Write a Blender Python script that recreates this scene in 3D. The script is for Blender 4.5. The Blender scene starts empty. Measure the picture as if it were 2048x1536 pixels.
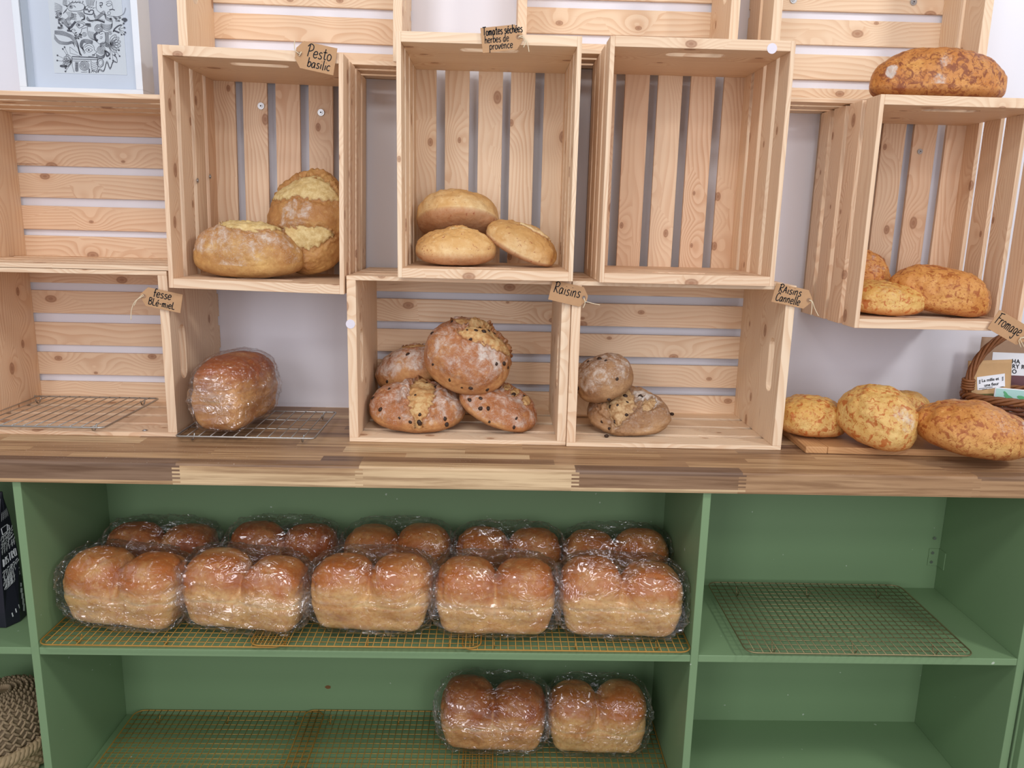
import bpy, bmesh, math, random
import numpy as np
from mathutils import Vector, Matrix, Euler
random.seed(7)
SC = bpy.context.scene
COL = SC.collection
PI = math.pi
R = math.radians

# ------------------------------------------------------------------ camera model
CAM = np.array([0.30593, -1.60639, 0.46931])
PITCH, YAW, ROLL, FPX = R(11.85212), R(-1.29658), R(1.36663), 1564.28

def ray(x, y):
    a = np.array([(x-1024)/FPX, 1.0, -(y-768)/FPX])
    c, s = math.cos(ROLL), math.sin(ROLL); a = np.array([c*a[0]-s*a[2], a[1], s*a[0]+c*a[2]])
    c, s = math.cos(PITCH), math.sin(PITCH); a = np.array([a[0], c*a[1]+s*a[2], -s*a[1]+c*a[2]])
    c, s = math.cos(YAW), math.sin(YAW); a = np.array([c*a[0]-s*a[1], s*a[0]+c*a[1], a[2]])
    return a
def at(x, y, Y):
    a = ray(x, y); return Vector(CAM+a*(Y-CAM[1])/a[1])
def atz(x, y, Z):
    a = ray(x, y); return Vector(CAM+a*(Z-CAM[2])/a[2])
FWD = ray(1024, 768)
def ppm(p):                      # pixels per metre at a point
    return FPX/float(np.dot(np.array(p)-CAM, FWD))

# ------------------------------------------------------------------ object helpers
def tag(o, label=None, cat=None, group=None, kind=None):
    if label: o['label'] = label
    if cat: o['category'] = cat
    if group: o['group'] = group
    if kind: o['kind'] = kind
    return o
def empty(name, loc=(0, 0, 0), rot=(0, 0, 0)):
    o = bpy.data.objects.new(name, None); COL.objects.link(o)
    o.location = loc; o.rotation_euler = rot; o.empty_display_size = .03
    return o
def link(name, me, parent=None, loc=(0, 0, 0), rot=(0, 0, 0)):
    o = bpy.data.objects.new(name, me); COL.objects.link(o)
    o.location = loc; o.rotation_euler = rot
    if parent: o.parent = parent
    return o
def dup(root, loc, rot):
    r = root.copy(); COL.objects.link(r); r.location = loc; r.rotation_euler = rot
    for ch in list(root.children):
        c = ch.copy(); COL.objects.link(c); c.parent = r
    return r

class MB:
    """collects boards, tubes and loose faces into one mesh"""
    def __init__(s): s.v = []; s.f = []; s.uv = []; s.tone = []; s.col = []
    def add(s, vs, fs, uvs=None, tone=0.5, col=None):
        b = len(s.v); s.v += [tuple(v) for v in vs]
        s.uv += list(uvs) if uvs is not None else [(v[0], v[2]) for v in vs]
        s.f += [tuple(b+i for i in f) for f in fs]; s.tone += [tone]*len(fs)
        s.col += [col or (1, 1, 1)]*len(fs)
    def box(s, lo, hi, grain=0, tone=None, col=None):
        vs = [(x, y, z) for x in (lo[0], hi[0]) for y in (lo[1], hi[1]) for z in (lo[2], hi[2])]
        fs = [(0, 1, 3, 2), (4, 6, 7, 5), (0, 4, 5, 1), (2, 3, 7, 6), (0, 2, 6, 4), (1, 5, 7, 3)]
        s.add(vs, fs, s.guv(vs, grain), random.random() if tone is None else tone, col)
    @staticmethod
    def guv(vs, grain):
        ou, ov = random.uniform(0, 40), random.uniform(0, 40)
        oth = [i for i in range(3) if i != grain]
        return [(v[grain]+ou, v[oth[0]]+v[oth[1]]+ov) for v in vs]
    def tube(s, pts, r, sides=6, closed=False, tone=.5):
        pts = [Vector(p) for p in pts]; n = len(pts); rings = []
        up = None
        for i, p in enumerate(pts):
            a = pts[(i-1) % n] if closed or i > 0 else p
            c = pts[(i+1) % n] if closed or i < n-1 else p
            t = (c-a).normalized()
            if up is None:
                up = t.orthogonal().normalized()
            up = (up-t*up.dot(t))
            up = up.normalized() if up.length > 1e-6 else t.orthogonal().normalized()
            b = t.cross(up)
            rr = r[i] if isinstance(r, (list, tuple)) else r
            rings.append([p+(up*math.cos(2*PI*k/sides)+b*math.sin(2*PI*k/sides))*rr for k in range(sides)])
        vs = [q for ring in rings for q in ring]; fs = []
        m = n if closed else n-1
        for i in range(m):
            j = (i+1) % n
            for k in range(sides):
                k2 = (k+1) % sides
                fs.append((i*sides+k, i*sides+k2, j*sides+k2, j*sides+k))
        if not closed:
            fs.append(tuple(range(sides-1, -1, -1))); fs.append(tuple((n-1)*sides+k for k in range(sides)))
        s.add(vs, fs, None, tone)
    def build(s, name, mat, parent=None, smooth=False, bevel=0, loc=(0, 0, 0), rot=(0, 0, 0), segs=2):
        me = bpy.data.meshes.new(name)
        me.from_pydata(s.v, [], s.f)
        uvl = me.uv_layers.new(name='UVMap')
        li = np.empty(len(me.loops), dtype=np.int32); me.loops.foreach_get('vertex_index', li)
        uvl.data.foreach_set('uv', np.array(s.uv, dtype=np.float32)[li].ravel())
        at_ = me.attributes.new('tone', 'FLOAT', 'FACE'); at_.data.foreach_set('value', np.array(s.tone, dtype=np.float32))
        ac = me.attributes.new('stave', 'FLOAT_COLOR', 'FACE')
        ac.data.foreach_set('color', np.array([(c[0], c[1], c[2], 1) for c in s.col], dtype=np.float32).ravel())
        if smooth: me.polygons.foreach_set('use_smooth', np.ones(len(me.polygons), dtype=bool))
        me.materials.append(mat)
        bm = bmesh.new(); bm.from_mesh(me); bmesh.ops.recalc_face_normals(bm, faces=bm.faces); bm.to_mesh(me); bm.free()
        o = link(name, me, parent, loc, rot)
        if bevel:
            b = o.modifiers.new('bevel', 'BEVEL'); b.width = bevel; b.segments = segs; b.limit_method = 'ANGLE'; b.angle_limit = R(50)
        return o

def smooth_line(pts, k=6, closed=False):
    P = [Vector(p) for p in pts]; n = len(P); out = []
    if n < 3: return P
    m = n if closed else n-1
    for i in range(m):
        if closed: a, b, c, d = P[(i-1) % n], P[i], P[(i+1) % n], P[(i+2) % n]
        else: a, b, c, d = P[max(i-1, 0)], P[i], P[i+1], P[min(i+2, n-1)]
        for j in range(k):
            t = j/k
            out.append(.5*((2*b)+(c-a)*t+(2*a-5*b+4*c-d)*t*t+(3*b-a-3*c+d)*t*t*t))
    if not closed: out.append(P[-1])
    return out

def ribbon(mb, pts, w, off, closed=False):
    """flat ink stroke in the local XZ plane, a hair in front of y = off"""
    P = [Vector((p[0], p[1])) for p in pts]
    if closed: P = P+[P[0]]
    n = len(P); vs = []; fs = []
    for i, p in enumerate(P):
        t = (P[min(i+1, n-1)]-P[max(i-1, 0)])
        t = t.normalized() if t.length > 1e-9 else Vector((1, 0))
        q = Vector((-t.y, t.x))*w*.5
        vs += [(p.x+q.x, off, p.y+q.y), (p.x-q.x, off, p.y-q.y)]
        if i: fs.append((2*i-2, 2*i-1, 2*i+1, 2*i))
    mb.add(vs, fs)

# ------------------------------------------------------------------ numpy noise
def _h(ix, iy, iz, s):
    v = np.sin(ix*127.1+iy*311.7+iz*74.7+s*19.19)*43758.5453
    return v-np.floor(v)
def vn(P, s=0):
    i = np.floor(P); f = P-i; u = f*f*f*(f*(f*6-15)+10)
    x, y, z = i[:, 0], i[:, 1], i[:, 2]; r = 0
    for dx in (0, 1):
        wx = u[:, 0] if dx else 1-u[:, 0]
        for dy in (0, 1):
            wy = u[:, 1] if dy else 1-u[:, 1]
            for dz in (0, 1):
                wz = u[:, 2] if dz else 1-u[:, 2]
                r = r+_h(x+dx, y+dy, z+dz, s)*wx*wy*wz
    return r*2-1
def fbm(P, s=0, o=4):
    r = 0; a = .5
    for k in range(o): r = r+a*vn(P*(2**k)+k*7.3, s+k); a *= .5
    return r
def sst(a, b, x):
    t = np.clip((x-a)/(b-a), 0, 1); return t*t*(3-2*t)
_ico = {}
def ico(n):
    if n not in _ico:
        bm = bmesh.new(); bmesh.ops.create_icosphere(bm, subdivisions=n, radius=1)
        v = np.array([q.co[:] for q in bm.verts]); f = np.array([[q.index for q in p.verts] for p in bm.faces]); bm.free()
        _ico[n] = (v, f)
    return _ico[n]
def mesh_np(name, V, F, mat, attrs=None, smooth=True):
    me = bpy.data.meshes.new(name); n, m = len(V), len(F)
    me.vertices.add(n); me.vertices.foreach_set('co', V.astype(np.float32).ravel())
    me.loops.add(m*3); me.loops.foreach_set('vertex_index', F.astype(np.int32).ravel())
    me.polygons.add(m); me.polygons.foreach_set('loop_start', np.arange(0, 3*m, 3, dtype=np.int32))
    me.update(calc_edges=True); me.validate()
    if smooth: me.polygons.foreach_set('use_smooth', np.ones(m, dtype=bool))
    for k, a in (attrs or {}).items():
        q = me.attributes.new(k, 'FLOAT', 'POINT'); q.data.foreach_set('value', a.astype(np.float32))
    if mat: me.materials.append(mat)
    return me

# ------------------------------------------------------------------ material helpers
def srgb(r, g, b):
    f = lambda c: (c/255/12.92) if c/255 <= .04045 else ((c/255+.055)/1.055)**2.4
    return (f(r), f(g), f(b), 1)
class NT:
    def __init__(s, name):
        s.m = bpy.data.materials.new(name); s.m.use_nodes = True; s.t = s.m.node_tree
        s.t.nodes.clear(); s.out = s.t.nodes.new('ShaderNodeOutputMaterial')
    def n(s, typ, ins=None, **kw):
        nd = s.t.nodes.new('ShaderNode'+typ)
        for k, v in kw.items(): setattr(nd, k, v)
        for k, v in (ins or {}).items(): s.set(nd.inputs[k], v)
        return nd
    def set(s, sock, v):
        if isinstance(v, bpy.types.NodeSocket): s.t.links.new(v, sock)
        elif isinstance(v, bpy.types.Node): s.t.links.new(v.outputs[0], sock)
        else: sock.default_value = v
    def math(s, op, a, b=None, c=None, clamp=False):
        nd = s.n('Math', operation=op, use_clamp=clamp); s.set(nd.inputs[0], a)
        if b is not None: s.set(nd.inputs[1], b)
        if c is not None: s.set(nd.inputs[2], c)
        return nd.outputs[0]
    def mix(s, f, a, b, mode='MIX'):
        nd = s.n('Mix', data_type='RGBA', blend_type=mode); s.set(nd.inputs[0], f); s.set(nd.inputs[6], a); s.set(nd.inputs[7], b)
        return nd.outputs[2]
    def mr(s, x, a, b, c=0., d=1., interp='SMOOTHSTEP'):
        nd = s.n('MapRange', interpolation_type=interp); s.set(nd.inputs[0], x)
        for i, q in zip((1, 2, 3, 4), (a, b, c, d)): s.set(nd.inputs[i], q)
        return nd.outputs[0]
    def noise(s, vec, scale, detail=3., rough=.5, dist=0.):
        nd = s.n('TexNoise', {'Scale': scale, 'Detail': detail, 'Roughness': rough, 'Distortion': dist})
        if vec is not None: s.set(nd.inputs['Vector'], vec)
        return nd.outputs['Fac']
    def attr(s, name):
        nd = s.n('Attribute'); nd.attribute_name = name; return nd
    def mapv(s, vec, scale=(1, 1, 1), loc=(0, 0, 0)):
        nd = s.n('Mapping', {'Scale': scale, 'Location': loc}); s.set(nd.inputs['Vector'], vec); return nd.outputs[0]
    def bsdf(s, color, rough=.5, spec=.3, bump=None, strength=.2, dist=.01, **kw):
        b = s.n('BsdfPrincipled'); s.set(b.inputs['Base Color'], color); s.set(b.inputs['Roughness'], rough)
        b.inputs['Specular IOR Level'].default_value = spec
        for k, v in kw.items(): s.set(b.inputs[k.replace('_', ' ')], v)
        if bump is not None:
            bp = s.n('Bump', {'Strength': strength, 'Distance': dist}); s.set(bp.inputs['Height'], bump)
            s.t.links.new(bp.outputs[0], b.inputs['Normal'])
        s.t.links.new(b.outputs[0], s.out.inputs[0]); return b

def plain(name, col, rough=.5, spec=.3, metal=0., vary=.06, scale=30.):
    t = NT(name); tc = t.n('TexCoord').outputs['Object']
    c = t.mix(t.noise(tc, scale, 4.), tuple(q*(1-vary) for q in col[:3])+(1,), tuple(min(1, q*(1+vary)) for q in col[:3])+(1,))
    t.bsdf(c, rough, spec, Metallic=metal); return t.m

def pine(name, light, dark, knot, red):
    t = NT(name); uv = t.n('UVMap').outputs[0]; tone = t.attr('tone').outputs['Fac']
    sx = t.n('SeparateXYZ', {0: uv}); u, v = sx.outputs[0], sx.outputs[1]
    warp = t.noise(t.mapv(uv, (2.2, 9, 1)), 1., 2.)
    vo = t.n('TexVoronoi', {'Vector': t.mapv(uv, (7.5, 12, 1)), 'Scale': 1., 'Randomness': 1.}, voronoi_dimensions='2D')
    d = vo.outputs['Distance']; cs = t.n('SeparateColor', {0: vo.outputs['Color']})
    gate = t.math('GREATER_THAN', cs.outputs[0], .44)
    size = t.math('MULTIPLY_ADD', cs.outputs[1], .09, .035)
    dn = t.math('DIVIDE', d, size)
    swirl = t.math('MULTIPLY', gate, t.math('POWER', 2.718, t.math('MULTIPLY', t.math('MULTIPLY', d, d), -9.)))
    ph = t.math('ADD', t.math('MULTIPLY', v, 95.), t.math('ADD', t.math('MULTIPLY', warp, 8.5), t.math('MULTIPLY', swirl, 4.2)))
    ring = t.math('FRACT', ph)
    late = t.math('MULTIPLY', t.mr(ring, .25, .9), t.mr(ring, 1., .93))
    soft = t.noise(t.mapv(uv, (1.3, 16, 1)), 1., 2.)
    fib = t.noise(t.mapv(uv, (14, 520, 1)), 1., 3.)
    amt = t.math('MULTIPLY', late, t.mr(soft, .3, .75, .22, .72))
    c = t.mix(amt, light, dark)
    c = t.mix(t.mr(t.math('ADD', tone, t.math('MULTIPLY', soft, .3)), .45, 1.2, 0., .6), c, red, 'MULTIPLY')
    c = t.mix(t.math('MULTIPLY', fib, .16), c, dark)
    halo = t.math('MULTIPLY', gate, t.mr(dn, 2.4, .9, 0., .34))
    c = t.mix(halo, c, dark)
    km = t.math('MULTIPLY', gate, t.mr(dn, 1.05, .72))
    kr = t.math('MULTIPLY_ADD', t.math('SINE', t.math('MULTIPLY', dn, 9.)), .10, .66)
    c = t.mix(t.math('MULTIPLY', km, kr), c, knot)
    # the odd dark resin streak
    st = t.mr(t.noise(t.mapv(uv, (7, 70, 1), (3, 9, 0)), 1., 1.), .77, .82, 0., .5)
    c = t.mix(st, c, knot)
    hgt = t.math('ADD', t.math('MULTIPLY', fib, .6), t.math('MULTIPLY', late, .25))
    t.bsdf(c, .55, .28, hgt, .12, .002); return t.m

PINE = pine('pine', srgb(238, 211, 180), srgb(210, 166, 130), srgb(146, 96, 68), (.94, .84, .79, 1))
PINE_PALE = pine('pale_pine', srgb(243, 219, 189), srgb(218, 177, 138), srgb(156, 106, 76), (.96, .88, .83, 1))

def worktop_mat():
    t = NT('acacia_worktop'); uv = t.n('UVMap').outputs[0]; col = t.attr('stave').outputs['Color']
    g = t.noise(t.mapv(uv, (3.5, 85, 1)), 1., 5., .6, .4)
    g2 = t.noise(t.mapv(uv, (2, 22, 1), (5, 1, 0)), 1., 3., .6, .8)
    fib = t.noise(t.mapv(uv, (18, 700, 1)), 1., 2.)
    c = t.mix(t.mr(g, .40, .72, 0., .8), col, (.42, .33, .27, 1), 'MULTIPLY')
    c = t.mix(t.mr(g2, .35, .7, 0., .5), c, (.60, .50, .43, 1), 'MULTIPLY')
    c = t.mix(t.math('MULTIPLY', fib, .3), c, (.5, .4, .33, 1), 'MULTIPLY')
    pos = t.n('NewGeometry').outputs['Position']
    fl = t.math('MULTIPLY', t.mr(t.noise(pos, 260., 2., .7), .66, .72), t.mr(t.noise(t.mapv(pos, (1, 1, 1), (2.3, .4, 0)), 5., 2.), .52, .66))
    nz = t.n('SeparateXYZ', {0: t.n('NewGeometry').outputs['Normal']}).outputs[2]
    fl = t.math('MULTIPLY', fl, t.mr(nz, .5, .9))
    c = t.mix(t.math('MULTIPLY', fl, .75), c, (.86, .82, .76, 1))
    t.bsdf(c, .42, .35, fib, .08, .001); return t.m
WORKTOP = worktop_mat()

def paint_mat(name, col):
    t = NT(name); pos = t.n('TexCoord').outputs['Object']
    n1 = t.noise(pos, 3., 4.); n2 = t.noise(t.mapv(pos, (140, 18, 18)), 1., 2.)
    a = tuple(q*.93 for q in col[:3])+(1,); b = tuple(q*1.07 for q in col[:3])+(1,)
    c = t.mix(n1, a, b)
    sp = t.mr(t.noise(pos, 70., 1.), .79, .81, 0., .5)
    c = t.mix(sp, c, (.75, .8, .72, 1))
    t.bsdf(c, .42, .35, n2, .06, .001); return t.m
GREEN = paint_mat('green_paint', srgb(124, 152, 112))
def wall_mat():
    t = NT('white_wall_paint'); pos = t.n('NewGeometry').outputs['Position']
    c = t.mix(t.noise(t.mapv(pos, (9, 9, 1.2)), 1., 3.), srgb(231, 231, 240), srgb(238, 238, 246))
    t.bsdf(c, .38, .4, t.noise(pos, 90., 3.), .05, .002); return t.m
WALL = wall_mat()
FLOOR = plain('floor_tile', srgb(150, 145, 140), .4)
STEEL = plain('steel_wire', (.46, .45, .43, 1), .34, .5, .9, .05)
GOLD = plain('brass_coloured_wire', srgb(176, 134, 62), .42, .5, .35, .2, 40.)
BRONZE = plain('dull_bronze_wire', (.30, .25, .13, 1), .42, .5, .75, .2, 40.)
ZINC = plain('zinc_screw', (.48, .48, .48, 1), .4, .5, 1.)
DARKHOLE = plain('drive_hole_shade', (.06, .06, .06, 1), .5)  # shade of a screw's drive hole, put in as a dark colour
KRAFT = plain('kraft_card', srgb(190, 150, 112), .75, .15, 0., .09, 60.)
KRAFT_PALE = plain('kraft_pouch_paper', srgb(201, 163, 118), .6, .2, 0., .06, 80.)
KRAFT_GREY = plain('brown_pouch_paper', srgb(166, 136, 112), .6, .2, 0., .06, 80.)
INK = plain('black_ink', (.012, .012, .014, 1), .6, .2)
GREYINK = plain('grey_ink', (.10, .10, .125, 1), .7, .1)
STRING = plain('cotton_string', srgb(222, 205, 176), .85, .1)
WHITE = plain('white_lacquer', srgb(226, 231, 238), .35, .4, 0., .02)
PAPERW = plain('white_paper', srgb(236, 238, 243), .8, .1, 0., .02)
MATB = plain('mat_board', srgb(230, 233, 244), .85, .1, 0., .02)
STICK = plain('white_sticker', srgb(228, 222, 232), .5, .2)
BLACKBAG = plain('black_foil', (.016, .016, .026, 1), .35, .4)
WHITEINK = plain('white_ink', (.62, .64, .66, 1), .6, .2)
BAMBOO = pine('board_wood', srgb(206, 160, 112), srgb(172, 120, 78), srgb(120, 75, 45), (.9, .8, .7, 1))
RAISIN = plain('raisin_skin', (.045, .024, .016, 1), .45, .3, 0., .4, 300.)
WICKER = plain('wicker_cane', srgb(132, 84, 50), .5, .3, 0., .35, 120.)
WICKER_D = plain('dark_wicker_cane', srgb(104, 60, 38), .5, .3, 0., .3, 120.)
SEAG = plain('seagrass', srgb(172, 150, 116), .75, .15, 0., .3, 90.)
SEAG_D = plain('grey_seagrass', srgb(158, 138, 110), .75, .15, 0., .3, 90.)

def crust(name, lo, hi, spot, spot_amt, spot_scale, thr, crumb, crumb2, rough=.5, bump=.4, fl_scale=42., spec=.3, lip=.5):
    t = NT(name); tc = t.n('TexCoord').outputs['Object']
    oi = t.n('ObjectInfo').outputs['Random']
    vec = t.n('VectorMath', {0: tc, 1: t.n('CombineXYZ', {0: t.math('MULTIPLY', oi, 9.), 1: 0., 2: oi})}, operation='ADD').outputs[0]
    n1 = t.noise(vec, 16., 5., .6); n2 = t.noise(vec, 95., 6., .68); n3 = t.noise(vec, spot_scale, 4., .6, .8); n5 = t.noise(vec, spot_scale*2.6, 3., .6, .5)
    bake = t.attr('bake').outputs['Fac']
    f = t.mr(t.math('ADD', t.math('MULTIPLY', n1, .95), t.math('MULTIPLY', bake, .45)), .38, .95)
    c = t.mix(f, hi, lo)
    c = t.mix(t.mr(n2, .42, .68, 0., .45), c, lo)
    c = t.mix(t.mr(n2, .46, .30, 0., .5), c, hi)
    c = t.mix(t.mr(n3, thr, thr+.10, 0., spot_amt), c, spot)
    c = t.mix(t.mr(n5, thr+.03, thr+.10, 0., spot_amt*.7), c, spot)
    score = t.attr('score').outputs['Fac']
    cr = t.mix(t.mr(n2, .35, .65), crumb, crumb2); cr = t.mix(t.mr(n1, .5, .72, 0., .45), cr, hi)
    cm = t.mr(t.math('ADD', score, t.math('MULTIPLY', t.math('SUBTRACT', n2, .5), .6)), .3, .6)
    c = t.mix(cm, c, cr)
    c = t.mix(t.math('MULTIPLY', t.math('MULTIPLY', t.mr(score, .1, .4), t.mr(score, .85, .5)), lip), c, spot)
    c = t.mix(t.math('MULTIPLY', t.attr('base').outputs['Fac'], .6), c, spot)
    fl = t.attr('flour').outputs['Fac']
    n4 = t.noise(vec, fl_scale, 10., .78, .4)
    patch = t.mr(t.math('ADD', n4, t.math('MULTIPLY', fl, .5)), .74, 1.02)
    dust = t.math('MULTIPLY', t.mr(t.noise(vec, 300., 3., .7), .52, .7), t.mr(n1, .42, .62, .05, .4))
    cra = t.math('MULTIPLY', t.mr(t.math('ABSOLUTE', t.math('SUBTRACT', t.noise(vec, 60., 2., .5, 1.8), .5)), 0., .018, .55, 0.), t.mr(n1, .4, .6))
    fm = t.math('MULTIPLY', t.math('MAXIMUM', patch, t.math('ADD', dust, cra)), t.mr(fl, .0, .7), clamp=True)
    c = t.mix(t.math('MULTIPLY', fm, .82), c, (.74, .69, .63, 1))
    h = t.math('ADD', t.math('MULTIPLY', n2, .75), t.math('ADD', t.math('MULTIPLY', n1, .7), t.math('MULTIPLY', n5, .25)))
    r = t.mr(fm, 0., 1., rough, .9)
    t.bsdf(c, r, spec, h, bump, .007); return t.m
C_PESTO = crust('pesto_crust', srgb(178, 126, 74), srgb(222, 182, 116), srgb(146, 98, 58), .4, 30., .60, srgb(228, 205, 150), srgb(202, 172, 112))
C_TOM = crust('tomato_bread_crust', srgb(214, 168, 106), srgb(240, 214, 164), srgb(150, 66, 42), .85, 62., .615, srgb(240, 218, 168), srgb(220, 180, 120), bump=.3)
C_RAIS = crust('raisin_bread_crust', srgb(170, 108, 66), srgb(216, 166, 110), srgb(126, 78, 48), .4, 36., .62, srgb(220, 188, 134), srgb(190, 136, 82))
C_CINN = crust('cinnamon_raisin_crust', srgb(150, 110, 76), srgb(196, 158, 116), srgb(112, 78, 52), .5, 36., .60, srgb(208, 176, 132), srgb(164, 122, 80))
C_CHEESE = crust('cheese_crust', srgb(204, 138, 70), srgb(232, 182, 108), srgb(158, 80, 34), .85, 66., .525, srgb(235, 196, 120), srgb(200, 140, 70), .42, .5, 36., .4)
C_CHEESE_L = crust('pale_cheese_crust', srgb(216, 168, 92), srgb(236, 204, 134), srgb(186, 98, 40), .85, 66., .530, srgb(235, 200, 130), srgb(205, 150, 80), .42, .5, 36., .4)
C_CHEESE_D = crust('dark_cheese_crust', srgb(196, 124, 58), srgb(230, 172, 96), srgb(134, 68, 34), .88, 58., .515, srgb(220, 170, 100), srgb(190, 130, 70), .4, .5, 36., .45)
C_PAN = crust('pan_loaf_crust', srgb(188, 108, 50), srgb(232, 186, 122), srgb(140, 78, 38), .3, 20., .6, srgb(226, 190, 132), srgb(205, 160, 104), .45, .25, lip=0.)
C_PAN_D = crust('dark_pan_loaf_crust', srgb(164, 86, 42), srgb(222, 166, 106), srgb(112, 58, 32), .3, 20., .6, srgb(215, 175, 118), srgb(195, 145, 92), .45, .25, lip=0.)

def film_mat():
    t = NT('clear_plastic_film'); tc = t.n('TexCoord').outputs['Object']
    oi = t.n('ObjectInfo').outputs['Random']
    vec = t.n('VectorMath', {0: tc, 1: t.n('CombineXYZ', {0: t.math('MULTIPLY', oi, 5.), 1: 0., 2: oi})}, operation='ADD').outputs[0]
    wn = t.n('TexNoise', {'Scale': 11., 'Detail': 2.}); t.set(wn.inputs['Vector'], vec)
    warp = t.n('VectorMath', {0: wn.outputs['Color'], 1: (.09, .09, .09)}, operation='MULTIPLY').outputs[0]
    wv = t.n('VectorMath', {0: vec, 1: warp}, operation='ADD').outputs[0]
    # creased facets: every facet of the crumpled film is tilted its own way
    def facet(scale, sc, k):
        v = t.n('TexVoronoi', {'Vector': t.mapv(wv, sc), 'Scale': scale}); q = t.n('VectorMath', {0: v.outputs['Color'], 1: (.5, .5, .5)}, operation='SUBTRACT')
        return t.n('VectorMath', {0: q, 1: (k, k, k)}, operation='MULTIPLY').outputs[0]
    f = t.n('VectorMath', {0: facet(17., (.32, 1, 2.5), .8), 1: facet(46., (.35, 1, 2.2), .5)}, operation='ADD').outputs[0]
    a = t.noise(wv, 26., 3., .5, .8); r1 = t.mr(t.math('ABSOLUTE', t.math('SUBTRACT', a, .5)), 0., .07, 1., 0.)
    bp = t.n('Bump', {'Strength': .7, 'Distance': .004}); t.set(bp.inputs['Height'], r1)
    nn = t.n('VectorMath', {0: t.n('VectorMath', {0: bp.outputs[0], 1: f}, operation='ADD').outputs[0]}, operation='NORMALIZE').outputs[0]
    tr = t.n('BsdfTransparent', {'Color': (.993, .993, .995, 1)})
    gl = t.n('BsdfGlossy', {'Color': (1, 1, 1, 1), 'Roughness': .085}); t.set(gl.inputs['Normal'], nn)
    df = t.n('BsdfDiffuse', {'Color': (.85, .85, .87, 1)}); t.set(df.inputs['Normal'], nn)
    lw = t.n('LayerWeight', {'Blend': .2})
    edge = t.attr('edge').outputs['Fac']
    fac = t.math('MULTIPLY_ADD', edge, .12, t.mr(lw.outputs['Fresnel'], 0., 1., .105, .34, 'LINEAR'))
    m1 = t.n('MixShader'); t.set(m1.inputs[0], fac); t.t.links.new(tr.outputs[0], m1.inputs[1]); t.t.links.new(gl.outputs[0], m1.inputs[2])
    edge = t.attr('edge').outputs['Fac']
    m2 = t.n('MixShader'); t.set(m2.inputs[0], t.math('MULTIPLY_ADD', edge, .10, .006)); t.t.links.new(m1.outputs[0], m2.inputs[1]); t.t.links.new(df.outputs[0], m2.inputs[2])
    t.t.links.new(m2.outputs[0], t.out.inputs[0]); return t.m
FILM = film_mat()
def glass_mat():
    t = NT('picture_glass')
    tr = t.n('BsdfTransparent', {'Color': (.97, .985, .99, 1)}); gl = t.n('BsdfGlossy', {'Roughness': .02})
    lw = t.n('LayerWeight', {'Blend': .3}); m = t.n('MixShader'); t.set(m.inputs[0], t.mr(lw.outputs['Fresnel'], 0., 1., .03, .6, 'LINEAR'))
    t.t.links.new(tr.outputs[0], m.inputs[1]); t.t.links.new(gl.outputs[0], m.inputs[2]); t.t.links.new(m.outputs[0], t.out.inputs[0]); return t.m
GLASS = glass_mat()

# ------------------------------------------------------------------ the setting
WALLY = .303
def struct(name, lo, hi, mat):
    mb = MB(); mb.box(lo, hi); o = mb.build(name, mat); tag(o, kind='structure'); return o
struct('wall_back', (-2.6, WALLY, -.9), (3.2, WALLY+.1, 1.75), WALL)
struct('floor', (-2.6, -3.2, -1.0), (3.2, WALLY, -.9), FLOOR)

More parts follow.
